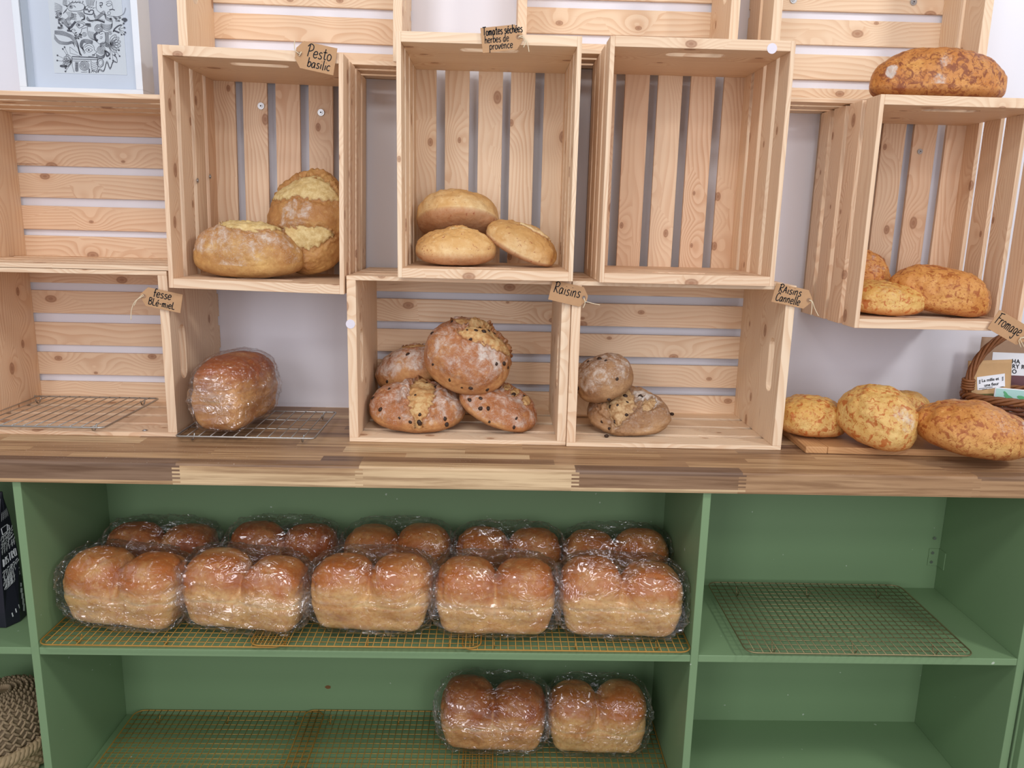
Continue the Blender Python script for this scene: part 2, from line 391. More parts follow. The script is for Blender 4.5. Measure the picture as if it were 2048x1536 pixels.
# ------------------------------------------------------------------ worktop
WY, WT = -.1656, .045
def mixc(a, b, t): return tuple(a[i]*(1-t)+b[i]*t for i in range(3))
CREAM, MID, DARK, WALN, TAN = [srgb(*c)[:3] for c in ((230, 202, 160), (190, 154, 116), (160, 129, 100), (138, 112, 92), (208, 173, 131))]
def worktop():
    mb = MB(); X0, X1 = -1.3, 1.9
    bx = [at(p, 950, WY).x for p in (352, 718, 1151, 1486, 1957)]
    edges = [X0]+bx+[X1]
    tops = [WALN, DARK, mixc(CREAM, TAN, .3), WALN, MID, DARK]; bots = [mixc(WALN, DARK, .4), CREAM, CREAM, DARK, MID, MID]; sap = [.82, .32, 0., .78, 2., 2.]
    sapc = [TAN, CREAM, CREAM, CREAM, MID, MID]
    # profile of the rounded front edge (y, z), from the top back towards the underside
    prof = [(WY+.030, 0), (WY+.005, 0), (WY+.0018, -.0012), (WY, -.005)]
    prof += [(WY, -.005-.0345*k/9) for k in range(1, 10)]+[(WY+.0015, -WT+.0015), (WY+.005, -WT)]
    L_ = [0]
    for i in range(1, len(prof)): L_.append(L_[-1]+math.hypot(prof[i][0]-prof[i-1][0], prof[i][1]-prof[i-1][1]))
    for i in range(len(prof)-1):
        sh = .0075 if i >= 3 else 0
        e = [X0]+[x+(sh if i % 2 else -sh) for x in bx]+[X1]
        fr = (L_[i]-.030)/.04
        for k in range(len(e)-1):
            c = tops[k] if fr < .1 else bots[k] if sap[k] > 1 or fr < sap[k] else sapc[k]
            if k == 1: c = DARK if fr < .05 else mixc(TAN, CREAM, min(1, max(0, (fr-.05)*2.2)))
            if k == 0 and .1 < fr < .82: c = mixc(WALN, DARK, .3)
            (ya, za), (yb, zb) = prof[i], prof[i+1]
            vs = [(e[k], ya, za), (e[k+1], ya, za), (e[k+1], yb, zb), (e[k], yb, zb)]
            uv = [(v[0]+k*3.1, (L_[i] if j < 2 else L_[i+1])+k*.7) for j, v in enumerate(vs)]
            mb.add(vs, [(0, 1, 2, 3)], uv, .5, c)
    # staves of the flat top
    rs = random.Random(11); y = WY+.030; row = 0
    pal = [MID, TAN, DARK, MID, CREAM, WALN, TAN, MID, DARK]
    first = {0: [(133, MID), (640, TAN), (722, WALN), (1110, DARK), (1380, MID), (1900, TAN), (2400, MID)],
             1: [(50, TAN), (420, MID), (810, TAN), (1060, CREAM), (1500, MID), (2400, TAN)]}
    while y < WALLY-.001:
        w = min(rs.uniform(.026, .04), WALLY-y); xs = X0; j = 0
        while xs < X1:
            if row in first and j < len(first[row]):
                xe = max(xs+.01, at(first[row][j][0], 915-row*12, y).x); c = first[row][j][1]
            else:
                xe = xs+rs.uniform(.22, .55); c = rs.choice(pal)
            xe = min(xe, X1); o = rs.uniform(0, 30)
            vs = [(xs, y, 0), (xe, y, 0), (xe, y+w, 0), (xs, y+w, 0)]
            mb.add(vs, [(0, 1, 2, 3)], [(v[0]+o, v[1]+o) for v in vs], .5, c); xs = xe; j += 1
        y += w; row += 1
    for vs in ([(X0, WY+.005, -WT), (X1, WY+.005, -WT), (X1, WALLY, -WT), (X0, WALLY, -WT)], [(X0, WALLY, 0), (X1, WALLY, 0), (X1, WALLY, -WT), (X0, WALLY, -WT)]):
        mb.add(vs, [(0, 1, 2, 3)], None, .5, MID)
    for x in (X0, X1):
        mb.add([(x, q[0], q[1]) for q in prof]+[(x, WALLY, -WT), (x, WALLY, 0)], [tuple(range(len(prof)+2))], None, .5, MID)
    o = mb.build('worktop', WORKTOP)
    # keep the face normals outward without merging the staves
    tag(o, 'finger-jointed brown and cream wooden worktop above the green shelves', 'worktop')
worktop()

# ------------------------------------------------------------------ green shelving under the worktop
CY0, CY1 = -.155, .165
SH, SB = -.398, -.770            # tops of the middle and the bottom shelf
def shelving():
    root = empty('shelf_unit', (0, CY0, -.9))
    def part(name, lo, hi, bev=.0012):
        mb = MB(); o3 = Vector((0, CY0, -.9))
        mb.box(Vector(lo)-o3, Vector(hi)-o3); return mb.build(name, GREEN, root, bevel=bev)
    xs = [(-1.13, -1.114), (-.6195, -.6035), (.7195, .7355), (1.402, 1.419)]
    for a, b in xs: part('upright_panel', (a, CY0, -.9), (b, CY1, -WT))
    for (a, b), (c, d) in zip(xs[:-1], xs[1:]):
        part('shelf', (b, CY0+.001, SH-.0155), (c, CY1, SH)); part('shelf', (b, CY0+.001, SB-.0155), (c, CY1, SB))
        part('plinth', (b, CY0+.03, -.9), (c, CY0+.045, SB-.0155))
    part('back_panel', (-1.13, CY1, -.9), (1.419, CY1+.006, -WT), 0)
    # painted-over corner bracket at the back of the right bay
    p = at(1868, 1115, CY1-.004); o3 = Vector((0, CY0, -.9)); q = p-o3
    mb = MB(); mb.box((1.376, CY1-CY0-.0025, q.z-.022), (1.402, CY1-CY0, q.z+.022)); mb.box((1.3995, CY1-CY0-.03, q.z-.022), (1.402, CY1-CY0, q.z+.022))
    br = mb.build('corner_bracket', GREEN, root, bevel=.0006)
    for dz in (-.012, .012, .05):
        m2 = MB(); c = Vector((1.384, CY1-CY0-.003, q.z+dz))
        m2.tube([c, c+Vector((0, -.002, 0))], .0035, 10); m2.build('screw', ZINC, br)
    # a bare knot on the back panel
    k = at(656, 1374, CY1)-o3
    m3 = MB(); vs = [(k.x+.0065*math.cos(t*PI/5)*(1+.3*(t % 2)), CY1-CY0-.0006, k.z+.005*math.sin(t*PI/5)) for t in range(10)]
    m3.add(vs, [tuple(range(10))]); m3.build('knot', plain('bare_knot', srgb(120, 84, 50), .7), root)
    tag(root, 'green painted open shelving unit standing under the wooden worktop', 'shelves')
shelving()
def neighbour():
    mb = MB(); mb.box((0, 0, 0), (.4, .32, .852)); root = empty('green_cabinet', (1.4245, CY0, -.9))
    mb.build('body', GREEN, root, bevel=.0015)
    mb = MB(); mb.box((.004, -.016, .1), (.396, 0, .84)); mb.build('door', GREEN, root, bevel=.0015)
    tag(root, 'green cabinet side past a dark gap at the right end of the shelves', 'cabinet')
neighbour()

# ------------------------------------------------------------------ pine crates
LL, SS, DD, TE, TS = .46, .35026, .2896, .019, .009
def slot_panel(f, lo, hi, hole):
    """board lo..hi (a, b, c) with a stadium handle slot through a; f maps a,b,c to x,y,z"""
    (a0, b0, c0), (a1, b1, c1) = lo, hi
    out = [(b0, c0), (b1, c0), (b1, c1), (b0, c1)]
    bm = bmesh.new(); bc, cc, hl, r = hole; inn = []
    for k in range(9): t = -PI/2+PI*k/8; inn.append((bc+hl+r*math.cos(t), cc+r*math.sin(t)))
    for k in range(9): t = PI/2+PI*k/8; inn.append((bc-hl+r*math.cos(t), cc+r*math.sin(t)))
    eds = []
    for loop in (out, inn):
        vs = [bm.verts.new((p[0], p[1], 0)) for p in loop]
        eds += [bm.edges.new((vs[i], vs[(i+1) % len(vs)])) for i in range(len(vs))]
    bmesh.ops.triangle_fill(bm, edges=eds, use_beauty=True)
    bm.verts.index_update(); pts = [v.co[:2] for v in bm.verts]; tri = [tuple(v.index for v in q.verts) for q in bm.faces]; bm.free()
    n = len(pts); vs = [(a0, p[0], p[1]) for p in pts]+[(a1, p[0], p[1]) for p in pts]
    fs = [t for t in tri]+[tuple(i+n for i in reversed(t)) for t in tri]
    for s, m in ((0, 4), (4, n-4)):
        for i in range(m):
            j = (i+1) % m; fs.append((s+i, s+j, n+s+j, n+s+i))
    ou, ov = random.uniform(0, 40), random.uniform(0, 40)
    return [f(v) for v in vs], fs, [(v[1]+ou, v[2]+v[0]+ov) for v in vs]

def crate(label, loc, rz=0., ry=0., upright=False, depth=DD, nside=4, mat=PINE, split=False, group=None, ends=(0, 1), L=.46, S=.35026):
    root = empty('pine_crate', loc, (0, ry, rz))
    f = (lambda v: (v[1], v[2], v[0])) if upright else (lambda v: (v[0], v[2], v[1]))
    def board(mb, lo, hi, g):
        vs = [(x, y, z) for x in (lo[0], hi[0]) for y in (lo[1], hi[1]) for z in (lo[2], hi[2])]
        fs = [(0, 1, 3, 2), (4, 6, 7, 5), (0, 4, 5, 1), (2, 3, 7, 6), (0, 2, 6, 4), (1, 5, 7, 3)]
        mb.add([f(v) for v in vs], fs, MB.guv(vs, g), random.random())
    D = depth
    for a in [(0, L-TE)[e] for e in ends]:                                   # the two solid ends
        mb = MB()
        if split:
            h = (D-TS)*.5
            board(mb, (a, TS, 0), (a+TE, S-TS, h-.009), 1); board(mb, (a, TS, h+.009), (a+TE, S-TS, D-TS), 1)
        else:
            vs, fs, uv = slot_panel(f, (a, TS, 0), (a+TE, S-TS, D-TS), (S/2, .058 if D > .2 else .052, .042, .0165)); mb.add(vs, fs, uv, random.random())
        mb.build('end_panel', mat, root, bevel=.0009)
    g = .019; w = (D-(nside-1)*g)/nside
    for b in (0, S-TS):                                   # the two slatted long sides
        mb = MB()
        for k in range(nside):
            c = k*(w+g); j = random.uniform(-.001, .001)
            board(mb, (0, b, c), (L, b+TS, c+w+j), 0)
            for a in (TE/2, L-TE/2):                      # brad heads
                for dc in (.014, w-.014):
                    n = f((a, b-.0001 if b == 0 else b+TS+.0001, c+dc))
        mb.build('side_panel', mat, root, bevel=.0009)
    mb = MB(); w = .0545; g = (S-5*w)/4
    for k in range(5):
        b = k*(w+g); j = random.uniform(-.0015, .0015); board(mb, (0, max(0, b+j), D-TS), (L, min(S, b+w+j), D), 0)
    mb.build('back_panel', mat, root, bevel=.0009)
    tag(root, label, 'crate', group); return root
def screw(root, px, py, Y, washer=.0075):
    """screw with a washer on the inside of a crate's back slats"""
    m = (Matrix.Translation(root.location) @ root.rotation_euler.to_matrix().to_4x4()).inverted()
    p = m @ at(px, py, Y); mb = MB(); d = Vector((0, -.0012, 0))
    mb.tube([p, p+d], washer, 14); mb.tube([p+d, p+d*2.4], washer*.55, 10); o = mb.build('screw', ZINC, root)
    mb = MB(); mb.tube([p+d*2.4, p+d*2.6], washer*.25, 6); mb.build('drive', DARKHOLE, o)
def screw_at(root, p, d):
    m = (Matrix.Translation(root.location) @ root.rotation_euler.to_matrix().to_4x4()).inverted(); q = m @ Vector(p); d = Vector(d)
    mb = MB(); mb.tube([q, q+d*.0011], .0058, 12); mb.tube([q+d*.0011, q+d*.0022], .0034, 10); mb.build('screw', ZINC, root)
def sticker(root, px, py, Y, r=.0095):
    m = (Matrix.Translation(root.location) @ root.rotation_euler.to_matrix().to_4x4()).inverted()
    p = m @ at(px, py, Y); mb = MB(); mb.tube([p, p+Vector((0, -.0006, 0))], r, 24); o = mb.build('sticker', STICK, root); o['label'] = 'round white sticker'

cA = crate('wide pine crate on the worktop at far left holding a steel rack', (-.8268, .0121, .0003))
SLH = .3405
cSL = crate('wide empty pine crate at far left under the framed drawing', (-.829, .012, SS+.0012), ends=(0,), L=.4725, S=SLH)
cB = crate('wide pine crate on the worktop with four floury raisin loaves inside', (0, 0, .0003), mat=PINE_PALE)
cC = crate('wide pine crate on the worktop with two brown raisin loaves inside', (.4608, -.0078, .0003), mat=PINE_PALE)
cU1 = crate('upright pine crate at left holding two big golden pesto loaves', (-.3536, -.0132, .3191), R(.6), R(1.0), True)
cU2 = crate('upright pine crate in the middle holding three pale yellow loaves', (.1083, -.0317, SS+.0008), upright=True, mat=PINE_PALE)
cU3 = crate('empty upright pine crate standing right of the three pale loaves', (.5104, -.0441, SS+.0008), upright=True)
cU4 = crate('upright pine crate hung on the wall at far right with cheese loaves', (1.0489, -.0084, .2663), R(.3), 0, True)
TY, TD = .13, .172
cT1 = crate('shallow pine crate at the top left, behind the pesto tag', (-.36, TY, .782), 0, R(.6), False, TD, 3, PINE_PALE)
cT2 = crate('shallow pine crate at the top centre, behind the tomato bread tag', (.339, TY, .8125), 0, 0, False, TD, 3, PINE_PALE)
cT3 = crate('shallow pine crate with split end boards at the top right behind a loaf', (.8685, TY, .7285), 0, 0, False, TD, 3, PINE_PALE, True)
YB = DD-TS-.0005
for px, py in ((522, 212), (642, 225)): screw(cU1, px, py, -.0132+YB)
screw(cU4, 1840, 303, -.0084+YB, .006)
for px, py in ((1827, 4), (1587, 0)): screw(cT3, px, py, TY+TD-TS-.001)
def atx(x, y, X):
    a = ray(x, y); return Vector(CAM+a*(X-CAM[0])/a[0])
screw_at(cA, atz(290, 861, .0094), (0, 0, 1))
for px, py in ((395, 361), (420, 353)): screw_at(cU1, atx(px, py, -.3392), (1, 0, 0))

sticker(cU3, 1544, 97, -.0442); sticker(cB, 701, 648, -.0002)

# ------------------------------------------------------------------ cooling racks
def rack(label, x0, x1, y0, y1, z, mat, nx, ny, rad=.0011, legs=(), group=None, rz=0., round_=.022, name='cooling_rack', leg_h=.014):
    root = empty(name, ((x0+x1)/2, (y0+y1)/2, z-leg_h), (0, 0, rz))
    a, b, h = (x1-x0)/2, (y1-y0)/2, leg_h
    pts = []
    for cx, cy, t0 in ((a-round_, b-round_, 0), (-a+round_, b-round_, PI/2), (-a+round_, -b+round_, PI), (a-round_, -b+round_, 1.5*PI)):
        for k in range(6): t = t0+PI/2*k/5; pts.append((cx+round_*math.cos(t), cy+round_*math.sin(t), h))
    mb = MB(); mb.tube(pts, rad*1.7, 6, True); mb.build('frame', mat, root, smooth=True)
    mb = MB()
    for i in range(nx):
        x = -a+2*a*(i+1)/(nx+1); e = b-(round_*.3 if abs(x) > a-round_ else 0)
        mb.tube([(x, -e, h+rad), (x, e, h+rad)], rad, 5)
    for j in range(ny):
        y = -b+2*b*(j+1)/(ny+1); e = a-(round_*.3 if abs(y) > b-round_ else 0)
        mb.tube([(-e, y, h-rad), (e, y, h-rad)], rad, 5)
    mb.build('wire_grid', mat, root, smooth=True)
    for lx, ly in legs:
        mb = MB(); w = .012
        mb.tube(smooth_line([(lx*a, ly*b-w, h), (lx*a, ly*b-w*.5, h*.35), (lx*a, ly*b, rad*1.5), (lx*a, ly*b+w*.5, h*.35), (lx*a, ly*b+w, h)], 4), rad*1.3, 6)
        mb.build('foot', mat, root, smooth=True)
    tag(root, label, 'rack', group); return root
L6 = [(-.72, -.8), (0, -.8), (.72, -.8), (-.72, .8), (0, .8), (.72, .8)]
L4 = [(-.8, -.85), (.8, -.85), (-.8, .85), (.8, .85)]
rack('steel wire rack lying in the wide crate at far left', -.818, -.508, -.012, .262, .0245, STEEL, 12, 0, .0013, L4, round_=.012)
rack('steel wire rack on the bare worktop under the single bagged loaf', -.352, -.066, -.034, .192, .0155, STEEL, 11, 2, .0012, L4, round_=.008)
RZ = SH+.0150
rack('gold wire rack under the bagged loaves at the left of the middle shelf', -.600, -.110, -.168, .140, RZ, GOLD, 30, 16, .0010, L6)
rack('gold wire rack under the middle of the row of bagged loaves', -.178, .288, -.170, .140, RZ+.0048, GOLD, 29, 16, .0010, L6, leg_h=.0190)
rack('gold wire rack under the bagged loaves at the right of the middle shelf', .250, .7175, -.168, .140, RZ, GOLD, 29, 16, .0010, L6)
rack('dull bronze wire rack lying empty on the right-hand green shelf', .828, 1.297, -.177, .138, SH+.020, BRONZE, 27, 17, .0010, L6, leg_h=.0195, rz=R(-.3))
BZ = SB+.0150
rack('empty gold wire rack at the left of the bottom shelf', -.575, -.105, -.14, .160, BZ, GOLD, 29, 16, .0010, L6)
rack('gold wire rack in the middle of the bottom shelf, overlapping its left neighbour', -.152, .318, -.142, .160, BZ+.0048, GOLD, 29, 16, .0010, L6, leg_h=.0190)
rack('gold wire rack under the two bagged loaves on the bottom shelf', .249, .7175, -.14, .155, BZ, GOLD, 29, 16, .0010, L6)

# ------------------------------------------------------------------ chopping board
pb = atz(1611, 907, 0.)
def board():
    root = empty('chopping_board', (pb.x, pb.y, .0003), (0, 0, R(-1.5)))
    mb = MB(); mb.box((0, 0, 0), (.046, .21, .015), 1); mb.box((.0465, 0, 0), (.40, .21, .015), 0, .2); mb.box((.4005, 0, 0), (.446, .21, .015), 1)
    mb.build('board', BAMBOO, root, bevel=.002); tag(root, 'light wooden chopping board under the cheese loaves on the worktop', 'board')
board()

# ------------------------------------------------------------------ free-standing loaves
def loaf_np(a, b, c, seed, low=.36, n=2.1, m=2.2, lump=.05, scores=(), flour=.0, flour_pts=(), lvl=6, taper=0., bend=0.):
    d0, F = ico(lvl); up = d0[:, 2] > 0
    zc = np.where(up, c*(1-low), c*low)
    d = d0*np.stack([np.full(len(d0), a), np.full(len(d0), b), zc], 1)
    d /= np.linalg.norm(d, axis=1)[:, None]
    mm = np.where(up, m, 3.2)
    q = ((np.abs(d[:, 0])/a)**n+(np.abs(d[:, 1])/b)**n)**(mm/n)+(np.abs(d[:, 2])/zc)**mm
    P = d*(q**(-1/mm))[:, None]
    N = P/np.stack([np.full(len(P), a*a), np.full(len(P), b*b), zc**2], 1); N /= np.linalg.norm(N, axis=1)[:, None]
    S = min(a, b); topw = sst(-.1, .35, N[:, 2])
    disp = S*lump*(2.1*fbm(P*(1.0/S)+seed*3.7, seed, 3))*(.35+.65*topw)+S*.06*fbm(P*(4.5/S)+seed, seed+5, 3)*(.3+.7*topw)
    score = np.zeros(len(P))
    for sc in scores:
        (x0, y0), (x1, y1), w, depth, lift = sc[:5]
        p0 = np.array([x0*a, y0*b]); v = np.array([x1*a, y1*b])-p0; l2 = max(1e-9, v @ v)
        t = np.clip(((P[:, :2]-p0) @ v)/l2, 0, 1)
        bow = (sc[5] if len(sc) > 5 else 0.)*np.sin(PI*t)
        nx = np.array([-v[1], v[0]])/math.sqrt(l2)
        near = p0+t[:, None]*v+bow[:, None]*nx
        wob = 1+.25*vn(P*160, seed+9)
        dist = np.linalg.norm(P[:, :2]-near, axis=1); sd = np.sign((P[:, :2]-near) @ nx)*dist
        ww = w*np.sqrt(np.clip(1-.92*(2*t-1)**2, 0.05, 1))*wob; g = sst(-.35, -.05, N[:, 2])
        mk = (1-sst(.8, 1.0, dist/ww))*g; k_ = sd/ww
        ear = np.exp(-((k_-1.18)/.22)**2)-.9*np.exp(-((k_-.82)/.2)**2)-.6*np.exp(-((k_+1.0)/.22)**2)+.4*np.exp(-((k_+1.4)/.3)**2)
        disp = disp+mk*lift+g*depth*ear*np.where(dist < 2.2*ww, 1, 0)
        score = np.maximum(score, mk)
    P = P+N*disp[:, None]
    if taper: P[:, 1] *= 1+taper*P[:, 0]/a
    if bend: P[:, 1] += bend*b*(P[:, 0]/a)**2
    fl = flour*sst(-.2, .45, N[:, 2]+.35*vn(P*28, seed+3))
    for (fx, fy, fr, fa) in flour_pts:
        dd = np.sqrt((P[:, 0]/a-fx)**2+(P[:, 1]/b-fy)**2); fl = np.maximum(fl, .78*fa*(1-sst(fr*.5, fr, dd+.15*vn(P*40, seed+2)))*(N[:, 2] > -.2))
    fl = fl*(1-.85*score)
    bake = np.clip(.5+.5*N[:, 2]+.25*vn(P*22, seed+4), 0, 1)
    P[:, 2] += c*low-c/2
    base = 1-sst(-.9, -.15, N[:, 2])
    return P, F, N, dict(base=base, score=score, flour=np.clip(fl, 0, 1.2), bake=bake)
def raisin_mesh():
    V, F = ico(2); V = V*np.array([1., .8, .7]); V = V*(1+.16*vn(V*2.6, 4)[:, None]); return mesh_np('raisin', V*.0056, F, RAISIN)
RM = None
def bread(name, label, mat, px, py, Y, wpx, c, bratio, rot, seed, raisins=0, group=None, cat='bread', floor=None, top=None, **kw):
    global RM
    p = at(px, py, Y); a = wpx/ppm(p)/2
    rmat = np.array(Euler(tuple(R(q) for q in rot)).to_matrix())
    if top:                                  # height of the resting loaf, from the crate floor to its top
        H = at(px, top, Y).z-floor
        for _ in range(4):
            V = loaf_np(a, a*bratio, c, seed, **dict(kw, lvl=4))[0] @ rmat.T; c = max(.045, min(.2, c*(H/(V[:, 2].max()-V[:, 2].min()))**1.3))
    V, F, N, at_ = loaf_np(a, a*bratio, c, seed, **kw)
    if floor is not None: p.z = floor+.0006-(V @ rmat.T)[:, 2].min()
    o = link(name, mesh_np(name, V, F, mat, at_), None, p, tuple(R(q) for q in rot))
    tag(o, label, cat, group)
    if raisins:
        if RM is None: RM = raisin_mesh()
        rm = o.rotation_euler.to_matrix(); rs = random.Random(seed*13)
        Nw = np.array(N) @ np.array(rm).T; view = np.array([(CAM[0]-p.x), (CAM[1]-p.y), (CAM[2]-p.z)]); view /= np.linalg.norm(view)
        ok = np.where((Nw @ view > .25))[0].tolist()
        wts = [.35+1.6*float(at_['score'][i]) for i in ok]
        used = []
        for _ in range(raisins*6):
            i = rs.choices(ok, wts)[0]; q = Vector(V[i])
            if any((q-u).length < .016 for u in used): continue
            used.append(q)
            r = link('raisin', RM, o, q-Vector(N[i])*.0026, tuple(rs.uniform(0, 6) for _ in range(3))); s = rs.uniform(.85, 1.35); r.scale = (s, s, s)
            if len(used) >= raisins: break
    return o
def zfloor(base, c): return base+c/2

G = 'pesto loaves in the left upright crate'
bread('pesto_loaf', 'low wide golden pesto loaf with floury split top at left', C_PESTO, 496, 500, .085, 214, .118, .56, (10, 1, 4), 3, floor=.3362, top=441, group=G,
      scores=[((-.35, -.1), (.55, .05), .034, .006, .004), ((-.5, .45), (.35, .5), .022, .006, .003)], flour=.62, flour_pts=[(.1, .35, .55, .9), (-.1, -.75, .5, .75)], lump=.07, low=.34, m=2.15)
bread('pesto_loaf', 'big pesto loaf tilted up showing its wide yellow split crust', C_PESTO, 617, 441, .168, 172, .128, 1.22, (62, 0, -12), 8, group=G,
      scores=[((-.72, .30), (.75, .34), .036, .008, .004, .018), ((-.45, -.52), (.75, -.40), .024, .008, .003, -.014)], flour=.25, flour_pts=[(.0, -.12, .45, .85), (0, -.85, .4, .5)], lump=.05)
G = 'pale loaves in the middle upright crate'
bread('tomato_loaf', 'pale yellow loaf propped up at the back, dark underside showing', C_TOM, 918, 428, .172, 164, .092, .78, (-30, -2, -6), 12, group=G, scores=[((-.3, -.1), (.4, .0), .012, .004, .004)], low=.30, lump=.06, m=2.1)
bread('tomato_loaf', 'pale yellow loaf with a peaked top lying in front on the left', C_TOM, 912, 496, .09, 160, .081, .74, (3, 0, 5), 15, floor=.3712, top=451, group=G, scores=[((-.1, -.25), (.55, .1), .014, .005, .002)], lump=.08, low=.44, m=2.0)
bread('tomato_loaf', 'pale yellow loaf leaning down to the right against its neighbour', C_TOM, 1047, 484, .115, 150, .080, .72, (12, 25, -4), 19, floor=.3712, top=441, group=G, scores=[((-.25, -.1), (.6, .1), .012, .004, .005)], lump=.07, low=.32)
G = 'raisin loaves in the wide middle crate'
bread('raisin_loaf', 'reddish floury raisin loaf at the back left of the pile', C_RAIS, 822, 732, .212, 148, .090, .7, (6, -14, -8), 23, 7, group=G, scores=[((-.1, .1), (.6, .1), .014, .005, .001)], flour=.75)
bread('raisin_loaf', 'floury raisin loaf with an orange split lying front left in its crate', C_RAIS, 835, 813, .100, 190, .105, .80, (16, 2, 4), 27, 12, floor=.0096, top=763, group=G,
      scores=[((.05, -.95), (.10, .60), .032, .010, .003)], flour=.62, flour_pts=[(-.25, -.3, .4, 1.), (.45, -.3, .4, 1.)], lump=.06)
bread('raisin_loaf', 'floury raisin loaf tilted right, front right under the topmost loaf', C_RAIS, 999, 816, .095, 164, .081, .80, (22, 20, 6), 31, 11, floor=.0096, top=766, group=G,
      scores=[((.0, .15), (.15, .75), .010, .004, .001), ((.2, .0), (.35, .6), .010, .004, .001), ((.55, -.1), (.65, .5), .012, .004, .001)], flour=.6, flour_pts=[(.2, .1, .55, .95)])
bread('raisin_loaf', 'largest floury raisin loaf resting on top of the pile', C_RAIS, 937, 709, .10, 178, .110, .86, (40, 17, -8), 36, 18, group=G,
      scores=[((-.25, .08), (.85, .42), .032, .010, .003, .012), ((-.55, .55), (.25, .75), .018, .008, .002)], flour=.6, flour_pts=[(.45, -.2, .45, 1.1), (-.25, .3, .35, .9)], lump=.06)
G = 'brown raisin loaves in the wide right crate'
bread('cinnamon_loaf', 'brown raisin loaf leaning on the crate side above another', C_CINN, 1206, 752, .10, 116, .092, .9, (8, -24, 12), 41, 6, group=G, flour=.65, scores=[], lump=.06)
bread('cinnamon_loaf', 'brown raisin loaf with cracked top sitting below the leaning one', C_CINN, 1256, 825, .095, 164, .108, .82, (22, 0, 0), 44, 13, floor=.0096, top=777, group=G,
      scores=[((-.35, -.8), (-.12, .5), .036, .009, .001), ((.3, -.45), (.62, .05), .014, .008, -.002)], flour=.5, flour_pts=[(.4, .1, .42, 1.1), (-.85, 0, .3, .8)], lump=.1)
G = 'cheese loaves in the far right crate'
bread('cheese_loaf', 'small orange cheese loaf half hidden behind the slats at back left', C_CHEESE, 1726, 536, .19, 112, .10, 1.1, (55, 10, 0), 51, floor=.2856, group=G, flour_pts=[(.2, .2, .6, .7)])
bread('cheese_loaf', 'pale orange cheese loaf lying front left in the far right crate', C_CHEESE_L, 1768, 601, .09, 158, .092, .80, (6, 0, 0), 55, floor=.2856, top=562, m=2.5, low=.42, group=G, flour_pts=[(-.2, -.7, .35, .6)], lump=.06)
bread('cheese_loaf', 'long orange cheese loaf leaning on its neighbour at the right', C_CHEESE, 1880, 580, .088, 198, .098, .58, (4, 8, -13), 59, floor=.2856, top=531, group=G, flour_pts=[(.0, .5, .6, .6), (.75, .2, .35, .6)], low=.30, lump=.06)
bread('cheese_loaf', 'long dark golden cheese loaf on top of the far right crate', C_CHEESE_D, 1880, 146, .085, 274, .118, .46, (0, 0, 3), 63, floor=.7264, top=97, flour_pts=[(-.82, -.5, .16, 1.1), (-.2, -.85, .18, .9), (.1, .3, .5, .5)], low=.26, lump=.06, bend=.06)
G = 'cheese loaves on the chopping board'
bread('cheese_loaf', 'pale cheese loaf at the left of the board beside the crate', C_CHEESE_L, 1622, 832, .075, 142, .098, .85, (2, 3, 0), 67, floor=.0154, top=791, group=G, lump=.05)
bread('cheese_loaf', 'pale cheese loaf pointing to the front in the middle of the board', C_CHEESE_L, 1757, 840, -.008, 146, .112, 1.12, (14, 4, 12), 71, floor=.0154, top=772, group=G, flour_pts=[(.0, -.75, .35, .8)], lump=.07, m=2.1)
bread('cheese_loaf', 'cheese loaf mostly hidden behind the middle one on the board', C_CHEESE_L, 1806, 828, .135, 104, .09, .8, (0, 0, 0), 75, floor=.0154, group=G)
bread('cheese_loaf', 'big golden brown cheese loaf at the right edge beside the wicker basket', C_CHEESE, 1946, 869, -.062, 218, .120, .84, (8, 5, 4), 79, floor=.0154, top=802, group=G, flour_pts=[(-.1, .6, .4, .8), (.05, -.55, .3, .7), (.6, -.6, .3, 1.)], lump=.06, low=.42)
for px, py in ((1213, 872), (1344, 828)):
    if RM is None: RM = raisin_mesh()
    p = atz(px, py, .0125); o = link('raisin', RM, None, p, (.3, .2, px)); tag(o, 'loose raisin on the crate floor '+('in front of the cracked brown loaf' if px < 1300 else 'right of the cracked brown loaf'), 'raisin', 'loose raisins in the right crate')

# ------------------------------------------------------------------ bagged pan loaves
def smin(a, b, k):
    h = np.clip(.5+.5*(b-a)/k, 0, 1); return b*(1-h)+a*h-k*h*(1-h)
def ell(p, c, r, e=2.):
    q = np.abs((p-np.array(c))/np.array(r)); return ((q**e).sum(1)**(1/e)-1)*min(r)
def pan_sdf(p, hx, kl, lobes=2, asym=0.):
    tz = np.clip(p[:, 2]/.085, 0, 1); ex = hx-.014+.014*tz; ey = .049+.010*tz; r = .026
    q = np.stack([np.abs(p[:, 0])-ex+r, np.abs(p[:, 1])-ey+r, np.abs(p[:, 2]-.043)-.043+r], 1)
    box = np.linalg.norm(np.maximum(q, 0), axis=1)+np.minimum(np.max(q, axis=1), 0)-r
    s = hx*.5
    if lobes == 2:
        l = smin(ell(p, (-s, 0, .088+asym), (s+.003, .065, .064), 2.7), ell(p, (s, 0, .088-asym), (s+.003, .065, .064), 2.7), kl)
    else: l = ell(p, (0, 0, .088), (hx+.004, .066, .062), 2.6)
    return smin(box, l, .009)
def march(fn, lvl, cen, d=None):
    d0, F = ico(lvl); d = d0*np.array([1.9, 1., 1.15]); d /= np.linalg.norm(d, axis=1)[:, None]
    lo = np.full(len(d), .01); hi = np.full(len(d), .30); c = np.array(cen)
    for _ in range(18):
        m = (lo+hi)/2; ins = fn(c+d*m[:, None]) < 0; lo = np.where(ins, m, lo); hi = np.where(ins, hi, m)
    return c+d*((lo+hi)/2)[:, None], d, F
PANS = {}
